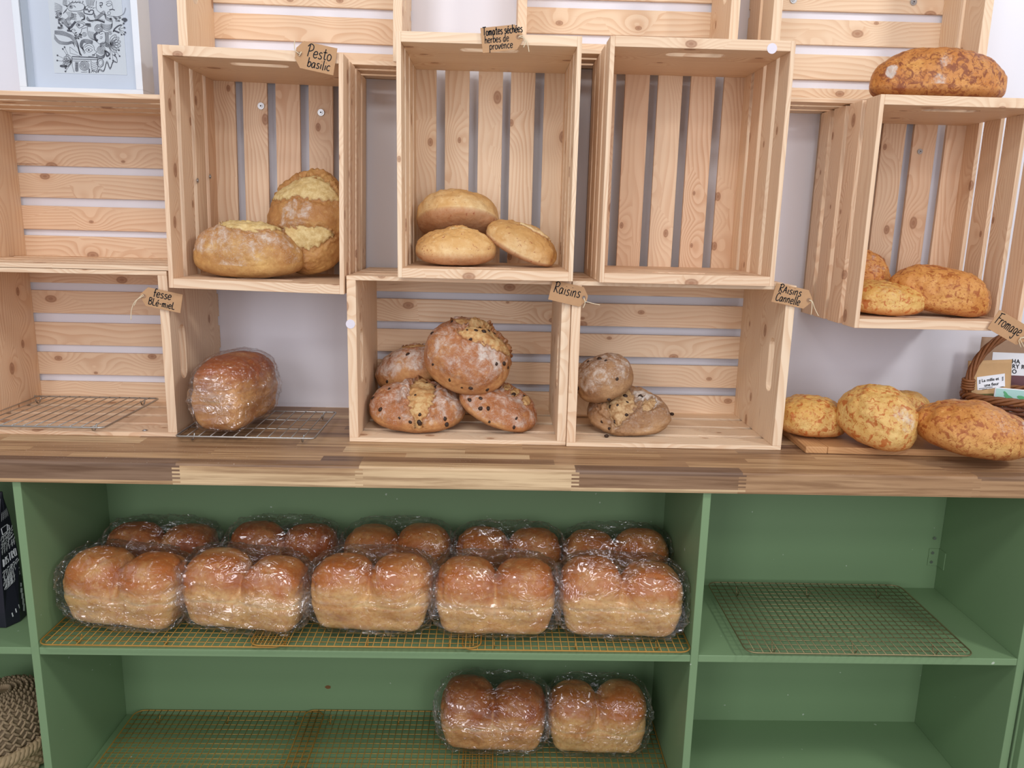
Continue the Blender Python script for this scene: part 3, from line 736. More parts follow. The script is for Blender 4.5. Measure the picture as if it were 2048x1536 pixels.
def pan_pair(k, hx, mat, lobes=2, asym=0.):
    P, d, F = march(lambda p: pan_sdf(p, hx, .006, lobes, asym), 6, (0, 0, .062))
    top = sst(.07, .10, P[:, 2])
    disp = .0032*fbm(P*22+k*5, k, 3)+.0030*fbm(P*np.array([26, 26, 95])+k, k+7, 3)*top-.0035*np.clip(1-np.abs(vn(P*np.array([14, 14, 48])+k*3, k+8))*5, 0, 1)*top
    fold = np.exp(-((P[:, 2]-.072-.006*vn(P*30, k))/.004)**2); disp -= .002*fold
    crease = np.exp(-(P[:, 0]/.006)**2)*(lobes == 2)
    V = P+d*disp[:, None]; V[:, 2] = np.maximum(V[:, 2], .0015)
    side = np.clip(1-top, 0, 1)
    bake = np.clip(.05+.75*sst(.068, .125, P[:, 2]+.012*vn(P*25, k+1))+.2*vn(P*30, k+2), 0, 1)
    score = np.clip(.75*fold*(vn(P*18, k+3) > -.35)+.5*crease*(P[:, 2] < .1)*(P[:, 2] > .05), 0, .75)
    lm = mesh_np('loaf', V, F, mat, dict(score=score, flour=np.zeros(len(V)), bake=bake))
    # the loose clear bag round it
    def bag(p):
        b = pan_sdf(p, hx-.002, .03, lobes, asym)
        # slack film spanning between the lobes, and the flattened ends of the bag
        span = ell(p, (0, 0, .084), (hx*.99, .066, .074), 2.3)
        s = smin(b, span, .03)-.0055 if lobes == 2 else pan_sdf(p, hx, .01, 1)-.0035
        f = smin(ell(p, (-hx+.002, 0, .064), (.010, .05, .034)), ell(p, (hx-.003, 0, .055), (.010, .055, .045)), .008)
        return smin(s, f, .010)
    P, d, F = march(bag, 7, (0, 0, .066))
    q = P*np.array([24, 24, 40])+k*11; q = q+np.stack([fbm(P*18+k, k+20, 2), fbm(P*18+5, k+21, 2), fbm(P*18+9, k+22, 2)], 1)*1.6
    r1 = 1-np.abs(vn(q, k+30))*2.; r2 = 1-np.abs(vn(q*2.3+4, k+31))*2.
    # pleats fanning out of the pinched ends
    ang = np.arctan2(P[:, 2]-.065, np.abs(P[:, 0])-hx*.25); pl = np.sin(ang*26+4*vn(P*12, k+33))*sst(.35*hx, 1.05*hx, np.abs(P[:, 0]))
    seam = np.exp(-((P[:, 2]-.084-.10*P[:, 0]*(.3 if k % 2 else -.2)-.006*vn(P*14, k+35))/.0022)**2)*(P[:, 1] < 0)
    pleat = 0
    for sx, pz in ((-1, .080+.006*(k % 3)), (1, .070+.008*(k % 2))):
        dx, dz = P[:, 0]-sx*hx*.80, P[:, 2]-pz; rr_ = np.sqrt(dx*dx+dz*dz)+1e-4; an = np.arctan2(dz, -sx*dx)
        Q = np.stack([an*5.5+.5*vn(P*20, k+40), np.log(rr_)*.9+k*3+sx*9, P[:, 1]*6], 1)
        ridge = np.clip(1-np.abs(vn(Q, k+41))*4.5, 0, 1)**1.5*sst(.008, .025, rr_)*(1-sst(.06, .16, rr_))*(.3+.7*(P[:, 1] < .02))
        pleat = np.maximum(pleat, ridge)
    disp = .0034*pleat+.0042*np.clip(r1, 0, 1)**2+.0018*np.clip(r2, 0, 1)**2+.0016*pl
    V = P+d*disp[:, None]; V[:, 2] = np.maximum(V[:, 2], .0004)
    edge = np.clip(sst(.96*hx, 1.12*hx, np.abs(P[:, 0]))*.7+.45*seam+.5*np.clip(r1-.75, 0, 1)*2+.35*np.clip(pleat-.5, 0, 1)*2, 0, 1)
    bmsh = mesh_np('plastic_bag', V, F, FILM, dict(edge=edge))
    PANS[k] = (lm, bmsh)
for k, hx, mat, lb, asy in ((0, .124, C_PAN, 2, .0), (1, .126, C_PAN, 2, .004), (2, .122, C_PAN, 2, -.003), (3, .123, C_PAN_D, 2, .002), (4, .118, C_PAN_D, 1, 0.)):
    pan_pair(k, hx, mat, lb, asy)
def bagged(label, k, loc, rz, sc=(1, 1, 1), group=None, lean=0.):
    root = empty('bagged_loaf', loc, (R(lean), 0, R(rz))); root.scale = sc
    lm, bm_ = PANS[k]; link('loaf', lm, root); o = link('plastic_bag', bm_, root); o['label'] = 'clear crinkled plastic bag'
    tag(root, label, 'bread', group); return root
G1 = 'bagged loaves in the front row of the middle shelf'; G2 = 'bagged loaves in the back row of the middle shelf'
RT = RZ+.0032
fr = [(-.457, -.066, -10, 0, 'leftmost bagged double loaf in the front row of the green shelf'),
      (-.205, -.074, -8, 1, 'bagged double loaf second from left in the front row, left lobe taller'),
      (.058, -.080, -4, 2, 'bagged double loaf in the middle of the front row'),
      (.316, -.080, -1, 0, 'bagged double loaf second from right in the front row'),
      (.580, -.082, -2, 1, 'rightmost bagged double loaf in the front row, beside the divider')]
for x, y, rz, k, lab in fr: bagged(lab, k, (x, y, RT+(.0048 if -.2 < x < .3 else 0)), rz, (1., 1., .98), G1)
bk = [(-.445, .079, 3, 3, 'dark bagged loaf at the left end of the back row'),
      (-.170, .081, 2, 3, 'dark bagged loaf second from left in the back row'),
      (.090, .081, -2, 2, 'bagged loaf in the middle of the back row'),
      (.345, .081, 0, 0, 'bagged loaf second from right in the back row'),
      (.592, .081, -1, 2, 'bagged loaf at the right end of the back row near the divider')]
for x, y, rz, k, lab in bk: bagged(lab, k, (x, y, RT+(.0048 if -.2 < x < .3 else 0)), rz, (.97, .95, 1.0), G2)
bagged('left one of two bagged loaves on the bottom shelf, loose bag end below', 3, (.318, .045, BZ+.008), -3, (.98, 1, 1.), 'bagged loaves on the bottom shelf')
bagged('right one of two bagged loaves on the bottom shelf near the divider', 2, (.562, .045, BZ+.0032), -2, (.92, 1, 1.), 'bagged loaves on the bottom shelf')
bagged('single bagged reddish loaf on a steel rack on the worktop', 4, (-.262, .088, .0182), 84, (1.0, 1.0, 1.0))

# ------------------------------------------------------------------ handwriting
GL = {
'P': (1.0, [[(.15, 0), (.2, .9), (.25, 1.8)], [(-.1, 1.5), (.3, 1.95), (.8, 1.75), (.85, 1.2), (.5, .9), (.22, .85)]]),
'e': (.85, [[(.1, .5), (.65, .6), (.6, .95), (.3, 1), (.08, .6), (.15, .15), (.4, 0), (.7, .2)]]),
's': (.75, [[(.6, .9), (.35, 1), (.15, .8), (.3, .55), (.55, .4), (.55, .12), (.3, 0), (.05, .12)]]),
't': (.7, [[(.3, 1.6), (.28, .3), (.4, .02), (.6, .1)], [(0, 1.05), (.6, 1.1)]]),
'o': (.85, [[(.4, 1), (.12, .8), (.1, .25), (.35, 0), (.65, .2), (.68, .7), (.4, 1)]]),
'b': (.85, [[(.15, 1.8), (.12, 0)], [(.12, .6), (.4, 1), (.7, .75), (.65, .2), (.35, 0), (.12, .15)]]),
'a': (.95, [[(.65, .9), (.35, 1), (.1, .65), (.12, .15), (.35, 0), (.6, .35), (.66, .95), (.66, .2), (.8, 0)]]),
'i': (.45, [[(.2, .95), (.2, 0)], [(.2, 1.4), (.22, 1.46)]]),
'l': (.45, [[(.2, 1.8), (.2, .1), (.3, 0)]]),
'c': (.8, [[(.65, .85), (.4, 1), (.12, .7), (.12, .25), (.4, 0), (.68, .15)]]),
'T': (1.0, [[(0, 1.75), (1.1, 1.8)], [(.55, 1.8), (.5, 0)]]),
'm': (1.15, [[(.1, 1), (.12, 0)], [(.12, .7), (.35, 1), (.48, .8), (.48, 0)], [(.48, .7), (.72, 1), (.88, .8), (.88, .1), (1, 0)]]),
'h': (.85, [[(.15, 1.8), (.12, 0)], [(.12, .6), (.4, 1), (.62, .75), (.64, 0)]]),
'r': (.68, [[(.12, 1), (.14, 0)], [(.14, .6), (.35, .95), (.6, .92)]]),
'd': (.95, [[(.65, .9), (.35, 1), (.1, .6), (.15, .1), (.4, 0), (.62, .4)], [(.68, 1.8), (.64, .2), (.75, 0)]]),
'p': (.85, [[(.12, 1), (.1, -.8)], [(.12, .7), (.4, 1), (.68, .7), (.6, .15), (.35, 0), (.12, .2)]]),
'v': (.75, [[(.05, 1), (.32, 0), (.62, 1)]]),
'n': (.9, [[(.1, 1), (.12, 0)], [(.12, .65), (.4, 1), (.6, .8), (.62, .1), (.72, 0)]]),
'f': (.65, [[(.65, 1.65), (.45, 1.8), (.28, 1.5), (.25, 0)], [(.05, .95), (.55, 1)]]),
'B': (.95, [[(.12, 1.8), (.1, 0)], [(.12, 1.75), (.6, 1.7), (.65, 1.2), (.2, .95), (.75, .75), (.7, .1), (.1, 0)]]),
'L': (.85, [[(.15, 1.8), (.13, .05)], [(.13, .03), (.75, .03)]]),
'é': (.85, [[(.1, .5), (.65, .6), (.6, .95), (.3, 1), (.08, .6), (.15, .15), (.4, 0), (.7, .2)], [(.35, 1.3), (.6, 1.6)]]),
'-': (.7, [[(.1, .6), (.55, .62)]]),
'R': (1.0, [[(.12, 0), (.18, 1.8)], [(-.05, 1.6), (.4, 1.85), (.8, 1.6), (.65, 1.1), (.2, .9), (.85, 0)]]),
'A': (.9, [[(.05, 0), (.4, 1.4)], [(.4, 1.4), (.75, 0)], [(.2, .55), (.65, .55)]]),
'C': (1.0, [[(.85, 1.5), (.5, 1.8), (.12, 1.2), (.15, .3), (.5, 0), (.9, .3)]]),
'F': (.85, [[(.2, 1.8), (.15, 0)], [(0, 1.75), (.9, 1.9)], [(.17, 1), (.7, 1.05)]]),
'g': (.9, [[(.6, .9), (.3, 1), (.1, .6), (.2, .1), (.45, .1), (.62, .6)], [(.65, .95), (.6, -.5), (.35, -.8), (.1, -.55)]]),
' ': (.5, [])}
def write(mb, text, x, z, size, w, off, slant=.08, maxw=None):
    adv = sum(GL[c][0] for c in text); sx = size if not maxw else min(size, maxw/adv)
    for ch in text:
        a, st = GL[ch]; j = random.uniform(-.05, .05)
        for s in st:
            pts = [(x+(p[0]+slant*p[1])*sx, z+(p[1]+j)*size) for p in s]
            pts = smooth_line([(p[0], p[1], 0) for p in pts], 5) if len(pts) > 2 else [Vector((p[0], p[1], 0)) for p in pts]
            ribbon(mb, [(p.x, p.y) for p in pts], w, off)
        x += a*sx
def paper_tag(label, px, py, Y, wpx, hpx, rot, hole_left, lines, string, cut=.16):
    p = at(px, py, Y); k = ppm(p); w, h = wpx/k, hpx/k
    root = empty('paper_tag', p, (0, R(rot), 0))
    bm = bmesh.new(); s = -1 if hole_left else 1; c = w*cut; hh = h/2
    out = [(-s*w/2, -hh), (s*(w/2-c), -hh), (s*w/2, -hh+c*1.25), (s*w/2, hh-c*1.25), (s*(w/2-c), hh), (-s*w/2, hh)]
    hx = s*(w/2-.0075); inn = [(hx+.0026*math.cos(t*PI/6), .0026*math.sin(t*PI/6)) for t in range(12)]
    eds = []
    for loop in (out, inn):
        vs = [bm.verts.new((q[0], 0, q[1])) for q in loop]; eds += [bm.edges.new((vs[i], vs[(i+1) % len(vs)])) for i in range(len(vs))]
    bmesh.ops.triangle_fill(bm, edges=eds, use_beauty=True)
    bm.verts.index_update(); pts = [v.co.copy() for v in bm.verts]; tri = [tuple(v.index for v in f.verts) for f in bm.faces]; bm.free()
    n = len(pts); mb = MB(); no, ni = len(out), len(inn)
    fs = tri+[tuple(i+n for i in t) for t in tri]
    for s0, m in ((0, no), (no, ni)):
        for i in range(m): fs.append((s0+i, s0+(i+1) % m, n+s0+(i+1) % m, n+s0+i))
    mb.add([(q.x, -.0004, q.z) for q in pts]+[(q.x, .0004, q.z) for q in pts], fs)
    mb.build('card', KRAFT, root)
    mb = MB(); mb2 = [(hx+.0036*math.cos(t*PI/8), -.0007, .0036*math.sin(t*PI/8)) for t in range(16)]
    mb.tube(mb2, .0007, 6, True); mb.build('eyelet', KRAFT_GREY, root)
    mb = MB()
    for (t, u, v, size, mw) in lines: write(mb, t, u*w, v*h, size*h, .0019 if size > .175 else .0015, -.0007, maxw=mw*w)
    mb.build('handwriting', INK, root)
    m = (Matrix.Translation(p) @ Euler((0, R(rot), 0)).to_matrix().to_4x4()).inverted()
    for st in string:
        mb = MB(); q = [Vector((hx, -.002, 0))]+[m @ at(a, b, Y-.004) for a, b in st]
        mb.tube(smooth_line(q, 5), .00085, 6); mb.build('string', STRING, root, smooth=True)
    tag(root, label, 'tag', 'kraft paper tags'); return root
paper_tag('kraft tag reading Pesto basilic on the left upright crate', 631, 115, -.0165, 80, 52, 10.5, True,
          [('Pesto', -.22, -.02, .24, .62), ('basilic', -.18, -.38, .19, .62)], [[(590, 100), (589, 84), (590, 80)], [(603, 104), (598, 112)]])
paper_tag('kraft tag reading Tomates séchées herbes de provence on the middle crate', 1004, 77, -.036, 82, 47, -7, False,
          [('Tomates séchées', -.46, .18, .18, .98), ('herbes de', -.43, -.13, .17, .60), ('provence', -.33, -.40, .17, .58)], [[(1050, 78), (1056, 92), (1058, 104)], [(1045, 72), (1051, 82), (1047, 95)]])
paper_tag('kraft tag reading fesse Blé-miel on the far left crate post', 322, 599, .006, 82, 38, 11, True,
          [('fesse', -.20, .07, .25, .46), ('BLé-mieL', -.29, -.38, .21, .78)], [[(283, 594), (270, 603), (263, 620), (262, 640)], [(285, 590), (274, 600), (268, 612)]])
paper_tag('kraft tag reading Raisins between the two raisin loaf crates', 1138, 588, -.0125, 76, 40, 12, False,
          [('Raisins', -.42, -.08, .30, .72)], [[(1170, 602), (1182, 606), (1200, 610)], [(1170, 606), (1166, 616)]])
paper_tag('kraft tag reading Raisins Cannelle at the corner of the right raisin crate', 1586, 593, -.0125, 80, 38, 11, False,
          [('RAisins', -.40, .08, .24, .62), ('Cannelle', -.42, -.38, .24, .64)], [[(1624, 602), (1630, 618), (1637, 632)], [(1624, 606), (1622, 630)]])
paper_tag('kraft tag reading Fromage on the lower edge of the far right crate', 2021, 658, -.013, 84, 42, 27, False,
          [('Fromage', -.44, -.12, .30, .72)], [[(2040, 676), (2046, 690), (2052, 700)], [(2038, 680), (2042, 695)]])

# ------------------------------------------------------------------ framed drawing
def picture():
    Yf = .055
    a = at(37, 150, Yf); b = at(284, 150, Yf); zb = SS+SLH+.0017
    x0, x1, z1 = a.x, b.x, zb+.40; D = .055; fw = .0135; cx = (x0+x1)/2
    root = empty('framed_drawing', (cx, Yf, zb)); w = (x1-x0)/2; h = .40
    mb = MB()
    mb.box((-w, 0, 0), (w, D, fw)); mb.box((-w, 0, h-fw), (w, D, h)); mb.box((-w, 0, fw), (-w+fw, D, h-fw)); mb.box((w-fw, 0, fw), (w, D, h-fw))
    mb.build('frame', WHITE, root, bevel=.0008)
    mb = MB(); mb.box((-w+fw, .032, fw), (w-fw, .036, h-fw)); mb.build('mat_board', MATB, root)
    Yp = Yf+.031
    pa, pb_ = at(109, 146, Yp), at(254, 146, Yp)
    mb = MB(); mb.box((pa.x-cx, .0308, pa.z-zb), (pb_.x-cx, .0318, h-.05)); mb.build('print', PAPERW, root)
    mb = MB(); mb.box((-w+fw, .004, fw), (w-fw, .0055, h-fw)); mb.build('glass_pane', GLASS, root)
    ink = MB()
    def S(pts, w_=.0011, closed=False, sm=True):     # points as read off the drawing
        q = [at(x/6.4, y/6.4, Yp) for x, y in pts]; q = [Vector((v.x-cx, v.z-zb, 0)) for v in q]
        if sm and len(q) > 2: q = smooth_line(q, 5, closed)
        ribbon(ink, [(v.x, v.y) for v in q], w_*.62, .0303, closed)
    def C(x, y, r, w_=.0011, sy=1.): S([(x+r*math.cos(t*PI/6), y+sy*r*math.sin(t*PI/6)) for t in range(12)], w_, True)
    def dot(x, y, r): C(x, y, r*.5, r/6.4/ppm(Vector((cx, Yp, zb)))*1.05)
    # cup with handle
    S([(925, 725), (925, 840), (950, 925)], sm=False); S([(925, 725), (1150, 735), (1250, 740)], .003, sm=False); S([(925, 755), (1250, 765)], .002, sm=False); S([(925, 780), (1150, 785)], sm=False)
    S([(1250, 740), (1255, 860), (1235, 930)], .0015); S([(1165, 760), (1170, 860), (1200, 930)])
    for k in range(5): S([(1170, 790+k*26), (1200, 810+k*26), (1245, 800+k*26)])
    C(1285, 805, 42, .002, 1.3); C(1288, 805, 26, .001, 1.3)
    for r in (14, 28, 44, 60): C(1082, 842, r, .0016)
    S([(1040, 925), (1120, 922)], sm=False); S([(982, 790), (985, 920)], sm=False)
    for k in range(6):
        for s in (-1, 1): S([(984, 805+k*20), (984+s*16, 795+k*20), (984+s*18, 808+k*20), (984, 815+k*20)], .0012)
    # lower face in profile
    S([(1085, 690), (1060, 640), (1085, 580), (1150, 555), (1200, 590), (1210, 640), (1240, 665), (1215, 690), (1200, 720), (1130, 722)], .0013)
    S([(1095, 640), (1135, 612), (1185, 640), (1140, 668), (1095, 640)]); dot(1138, 640, 14); S([(1085, 610), (1135, 580), (1190, 610)]); S([(1180, 705), (1215, 700)], .003)
    for k in range(5): S([(1070+k*6, 640+k*10), (1025+k*8, 590), (1045+k*8, 520+k*6), (1110, 505+k*12), (1190, 525+k*8)], .0014)
    for r in (12, 24, 38, 52): C(1298, 640, r, .0013)
    # middle left face
    S([(920, 360), (985, 280), (1060, 280), (1115, 330), (1120, 400)], .0014); S([(925, 370), (920, 400), (950, 430), (990, 470), (1040, 410), (1050, 370), (1110, 355)], .0013)
    S([(975, 320), (1010, 290), (1080, 318), (1020, 360), (975, 320)], .0015); dot(1010, 320, 20); S([(920, 380), (955, 375), (965, 395), (945, 390)]); S([(955, 425), (985, 415), (965, 430)], .002)
    S([(880, 380), (970, 275)], .006, sm=False); S([(860, 390), (920, 400)], .006, sm=False)
    C(1082, 440, 26); C(1082, 440, 12)
    # right face
    S([(1265, 415), (1340, 410), (1345, 545), (1270, 560), (1240, 520)], .0013); S([(1250, 420), (1215, 450), (1225, 500), (1255, 520)], .007); S([(1285, 440), (1320, 430)], .001)
    S([(1280, 475), (1310, 470), (1300, 495), (1280, 490)]); dot(1270, 425, 10)
    for k in range(4): S([(1352+k*12, 410), (1356+k*12, 600)], .0015, sm=False)
    # bird head
    S([(860, 90), (900, 45), (1000, 30), (1075, 60), (1080, 110), (1020, 140), (900, 140), (865, 110), (810, 175), (855, 130)], .0014); C(908, 85, 26); dot(908, 85, 18); S([(945, 70), (970, 95)], .002)
    for k in range(5): S([(815+k*10, 0), (810+k*12, 60), (865, 75+k*8)], .001)
    for k in range(7): S([(1105+k*18, 0), (1110+k*15, 40), (1120+k*13, 75)], .0012)
    for k in range(5): S([(880+k*45, 10), (900+k*40, 40), (940+k*32, 15)], .001)
    # bust at the top right
    S([(1235, 10), (1235, 110), (1280, 160), (1390, 200), (1500, 215), (1580, 180), (1610, 100)], .0012); S([(1275, 40), (1310, 35), (1305, 70), (1280, 65), (1300, 100)], .0025)
    S([(1360, 60), (1390, 40), (1430, 60), (1390, 82), (1360, 60)]); S([(1400, 130), (1440, 120), (1470, 132)], .003); C(1398, 168, 20)
    S([(1360, 30), (1420, 15), (1445, 90), (1440, 120)], .001)
    # flowing hair bands
    for k in range(6): S([(700, 395+k*8), (800, 400+k*10), (900, 440+k*9), (960, 480+k*16), (1000, 560+k*12), (1020, 650+k*9), (1050, 715)], .0011)
    for k in range(5): S([(695, 440+k*14), (760, 520+k*10), (860, 540+k*8), (930, 530+k*7), (960, 600)], .001)
    for k in range(5): S([(770+k*18, 225+k*4), (790+k*16, 280), (840+k*12, 330), (890, 380)], .0014)
    for k in range(5): S([(840+k*18, 150), (880+k*16, 210), (830+k*16, 270), (880+k*12, 320)], .001)
    for k in range(5): S([(990+k*10, 165+k*14), (1050, 160+k*12), (1090, 215+k*8), (1040, 262)], .0012)
    for k in range(4): S([(1200, 150+k*16), (1240, 210+k*14), (1330, 140+k*16), (1360, 210+k*14), (1430, 250+k*10)], .0012)
    for k in range(9): S([(1180+k*20, 270+abs(k-4)*4), (1190+k*18, 235+abs(k-4)*5)], .0014, sm=False)
    for k in range(5): S([(1120+k*6, 210+k*8), (1110+k*10, 250), (1160, 275-k*4), (1250, 250+k*4), (1340, 280+k*4)], .0012)
    for r in (18, 34, 50): C(1265, 365, r, .0016)
    for k in range(6): S([(1290, 300+k*8), (1360, 320+k*14), (1430, 310+k*10), (1440, 270)], .0011)
    for k in range(7): S([(1085+k*10, 330), (1110+k*8, 300), (1130+k*6, 345)], .0011)
    for k in range(6): S([(1120+k*16, 390+k*4), (1130+k*14, 450), (1170+k*10, 500), (1240, 520+k*5)], .001)
    for k in range(5): S([(1280, 560+k*10), (1330, 540+k*12), (1400, 570+k*12), (1410, 640)], .0011)
    for k in range(5): S([(1230, 690+k*10), (1290, 720+k*9), (1340, 690+k*9), (1340, 640)], .0012)
    S([(1090, 80), (1075, 150), (1100, 175), (1180, 185), (1200, 140), (1160, 130), (1140, 155), (1120, 115), (1100, 130), (1090, 80)], .003)
    for k in range(4): S([(1095+k*30, 90+k*8), (1130+k*28, 75+k*8), (1150+k*26, 105)], .001)
    for k in range(4): S([(920+k*16, 165+k*2), (905+k*18, 250)], .001, sm=False); S([(920, 180+k*22), (985, 190+k*22)], .001, sm=False)
    rr = random.Random(2)
    for k in range(26): C(735+rr.uniform(-18, 70), 215+rr.uniform(0, 150), 9, .0011)
    for k in range(30): C(960+rr.uniform(0, 90), 430+rr.uniform(0, 70), 6, .001)
    for k in range(18): C(1410+rr.uniform(0, 130), 215+rr.uniform(0, 70), 9, .001)
    # leaves and stems
    def leaf(x, y, a, l, w=.3):
        ux, uy = math.cos(a), math.sin(a)
        S([(x, y), (x+ux*l*.5-uy*l*w, y+uy*l*.5+ux*l*w), (x+ux*l, y+uy*l), (x+ux*l*.5+uy*l*w, y+uy*l*.5-ux*l*w)], .0011, True)
        S([(x, y), (x+ux*l*.9, y+uy*l*.9)], .0008, sm=False)
    for a in (2.6, 2.9, 3.3, 3.7, 4.1): leaf(915, 790, a, 110)
    leaf(860, 850, 3.2, 90, .22); S([(770, 845), (860, 850)], .005)
    for x, y in ((738, 710), (735, 775), (828, 604), (806, 627), (842, 875), (840, 915)): S([(920, 800), (x, y)], .0009, sm=False); dot(x, y, 13)
    for a in (-1.0, -.6, -.2, .2, .6, 1.0): leaf(1410, 560, a, 140, .25)
    for x, y in ((1558, 445), (1590, 440), (1605, 415), (1595, 355), (1585, 300), (1525, 645), (1533, 720), (1475, 700), (1408, 750), (1450, 775)): S([(1420, 560) if y > 500 else (1520, 370), (x, y)], .0009, sm=False); dot(x, y, 13)
    S([(1450, 410), (1470, 370), (1520, 330), (1560, 320)], .004); S([(1455, 390), (1530, 420)], .005, sm=False); C(1410, 420, 22); C(1410, 420, 9); S([(1560, 255), (1600, 240), (1618, 255), (1585, 275)], .006)
    for k in range(6): S([(700, 40+k*22), (760, 60+k*16), (800, 90+k*12)], .001)
    for a in (2.4, 2.9, 3.4): leaf(790, 170, a, 75)
    for k in range(3): S([(1250+k*6, 930), (1275, 880+k*10), (1330, 900+k*8), (1370, 780+k*12), (1410, 870+k*10), (1450, 780+k*10), (1500, 800), (1490, 740-k*6), (1440, 700)], .0011)
    S([(1145, 880), (1145, 935)], .004, sm=False); S([(1165, 930), (1200, 900), (1235, 935)], .0015); S([(895, 600), (900, 680), (1030, 720)], .001, sm=False); S([(895, 600), (1000, 680)], .001, sm=False)
    S([(1350, 650), (1370, 720), (1400, 690), (1350, 650)], .005)
    ink.build('line_drawing', GREYINK, root)
    tag(root, 'white box frame with a black line drawing standing at the top left', 'picture')
picture()

# ------------------------------------------------------------------ pouches
def pouch_surf(w, h, d):
    def f(u, v):           # u -1..1, v 0..1 -> (x, half thickness, z)
        x = u*w/2; t = d/2*(1-abs(u)**3)*(1-sst(.25, .92, np.array([v]))[0])*(1 if v > .12 else .75+.25*v/.12)
        return x, t+.0009, v*h
    return f
def pouch_mesh(w, h, d, mat, nu=20, nv=20):
    f = pouch_surf(w, h, d); mb = MB(); vs = []; fs = []
    for side in (-1, 1):
        for j in range(nv+1):
            for i in range(nu+1):
                x, t, z = f(-1+2*i/nu, j/nv); vs.append((x, side*t, z))
    n = (nu+1)*(nv+1); g = lambda s, i, j: s*n+j*(nu+1)+i
    for s in (0, 1):
        for j in range(nv):
            for i in range(nu): fs.append((g(s, i, j), g(s, i+1, j), g(s, i+1, j+1), g(s, i, j+1)))
    for j in range(nv):
        for i in (0, nu): fs.append((g(0, i, j), g(0, i, j+1), g(1, i, j+1), g(1, i, j)))
    for i in range(nu):
        for j in (0, nv): fs.append((g(0, i, j), g(0, i+1, j), g(1, i+1, j), g(1, i, j)))
    mb.add(vs, fs); return mb, f
def patch(f, w, h, x0, x1, z0, z1, off, mat, name, root, nx=10, nz=6, skew=0.):
    mb = MB(); vs = []; fs = []
    for j in range(nz+1):
        for i in range(nx+1):
            x = x0+(x1-x0)*i/nx; z = z0+(z1-z0)*j/nz+skew*(x-x0); _, t, _ = f(x/(w/2), min(1, z/h)); vs.append((x, -t-off, z))
    for j in range(nz):
        for i in range(nx): a = j*(nx+1)+i; fs.append((a, a+1, a+nx+2, a+nx+1))
    mb.add(vs, fs); return mb.build(name, mat, root, smooth=True)
def text_on(f, w, h, body, size, x, z, off, mat, root, name='lettering', bold=0., skew=0., ax='LEFT', spacing=1.):
    cu = bpy.data.curves.new('t', 'FONT'); cu.body = body; cu.size = size; cu.align_x = ax; cu.offset = bold; cu.space_character = spacing
    o = bpy.data.objects.new('t', cu); COL.objects.link(o); dg = bpy.context.evaluated_depsgraph_get(); me = o.evaluated_get(dg).to_mesh()
    vs = [v.co.copy() for v in me.vertices]; fs = [tuple(p.vertices) for p in me.polygons]; o.evaluated_get(dg).to_mesh_clear()
    bpy.data.objects.remove(o); bpy.data.curves.remove(cu)
    mb = MB(); q = []
    for v in vs:
        xx, zz = x+v.x, z+v.y+skew*v.x; t = f(xx/(w/2), min(1, max(0, zz/h)))[1] if f else 0; q.append((xx, -t-off, zz))
    mb.add(q, fs); return mb.build(name, mat, root)
LEAF = plain('printed_leaf', srgb(98, 172, 120), .6); TEAL = plain('teal_print', srgb(176, 214, 208), .6); HERB = plain('dried_herbs', srgb(104, 98, 62), .8, .1, 0., .6, 220.)
PLUM = plain('plum_print', srgb(112, 76, 82), .6)
BCX, BCY = at(2078, 780, .10).x, .10
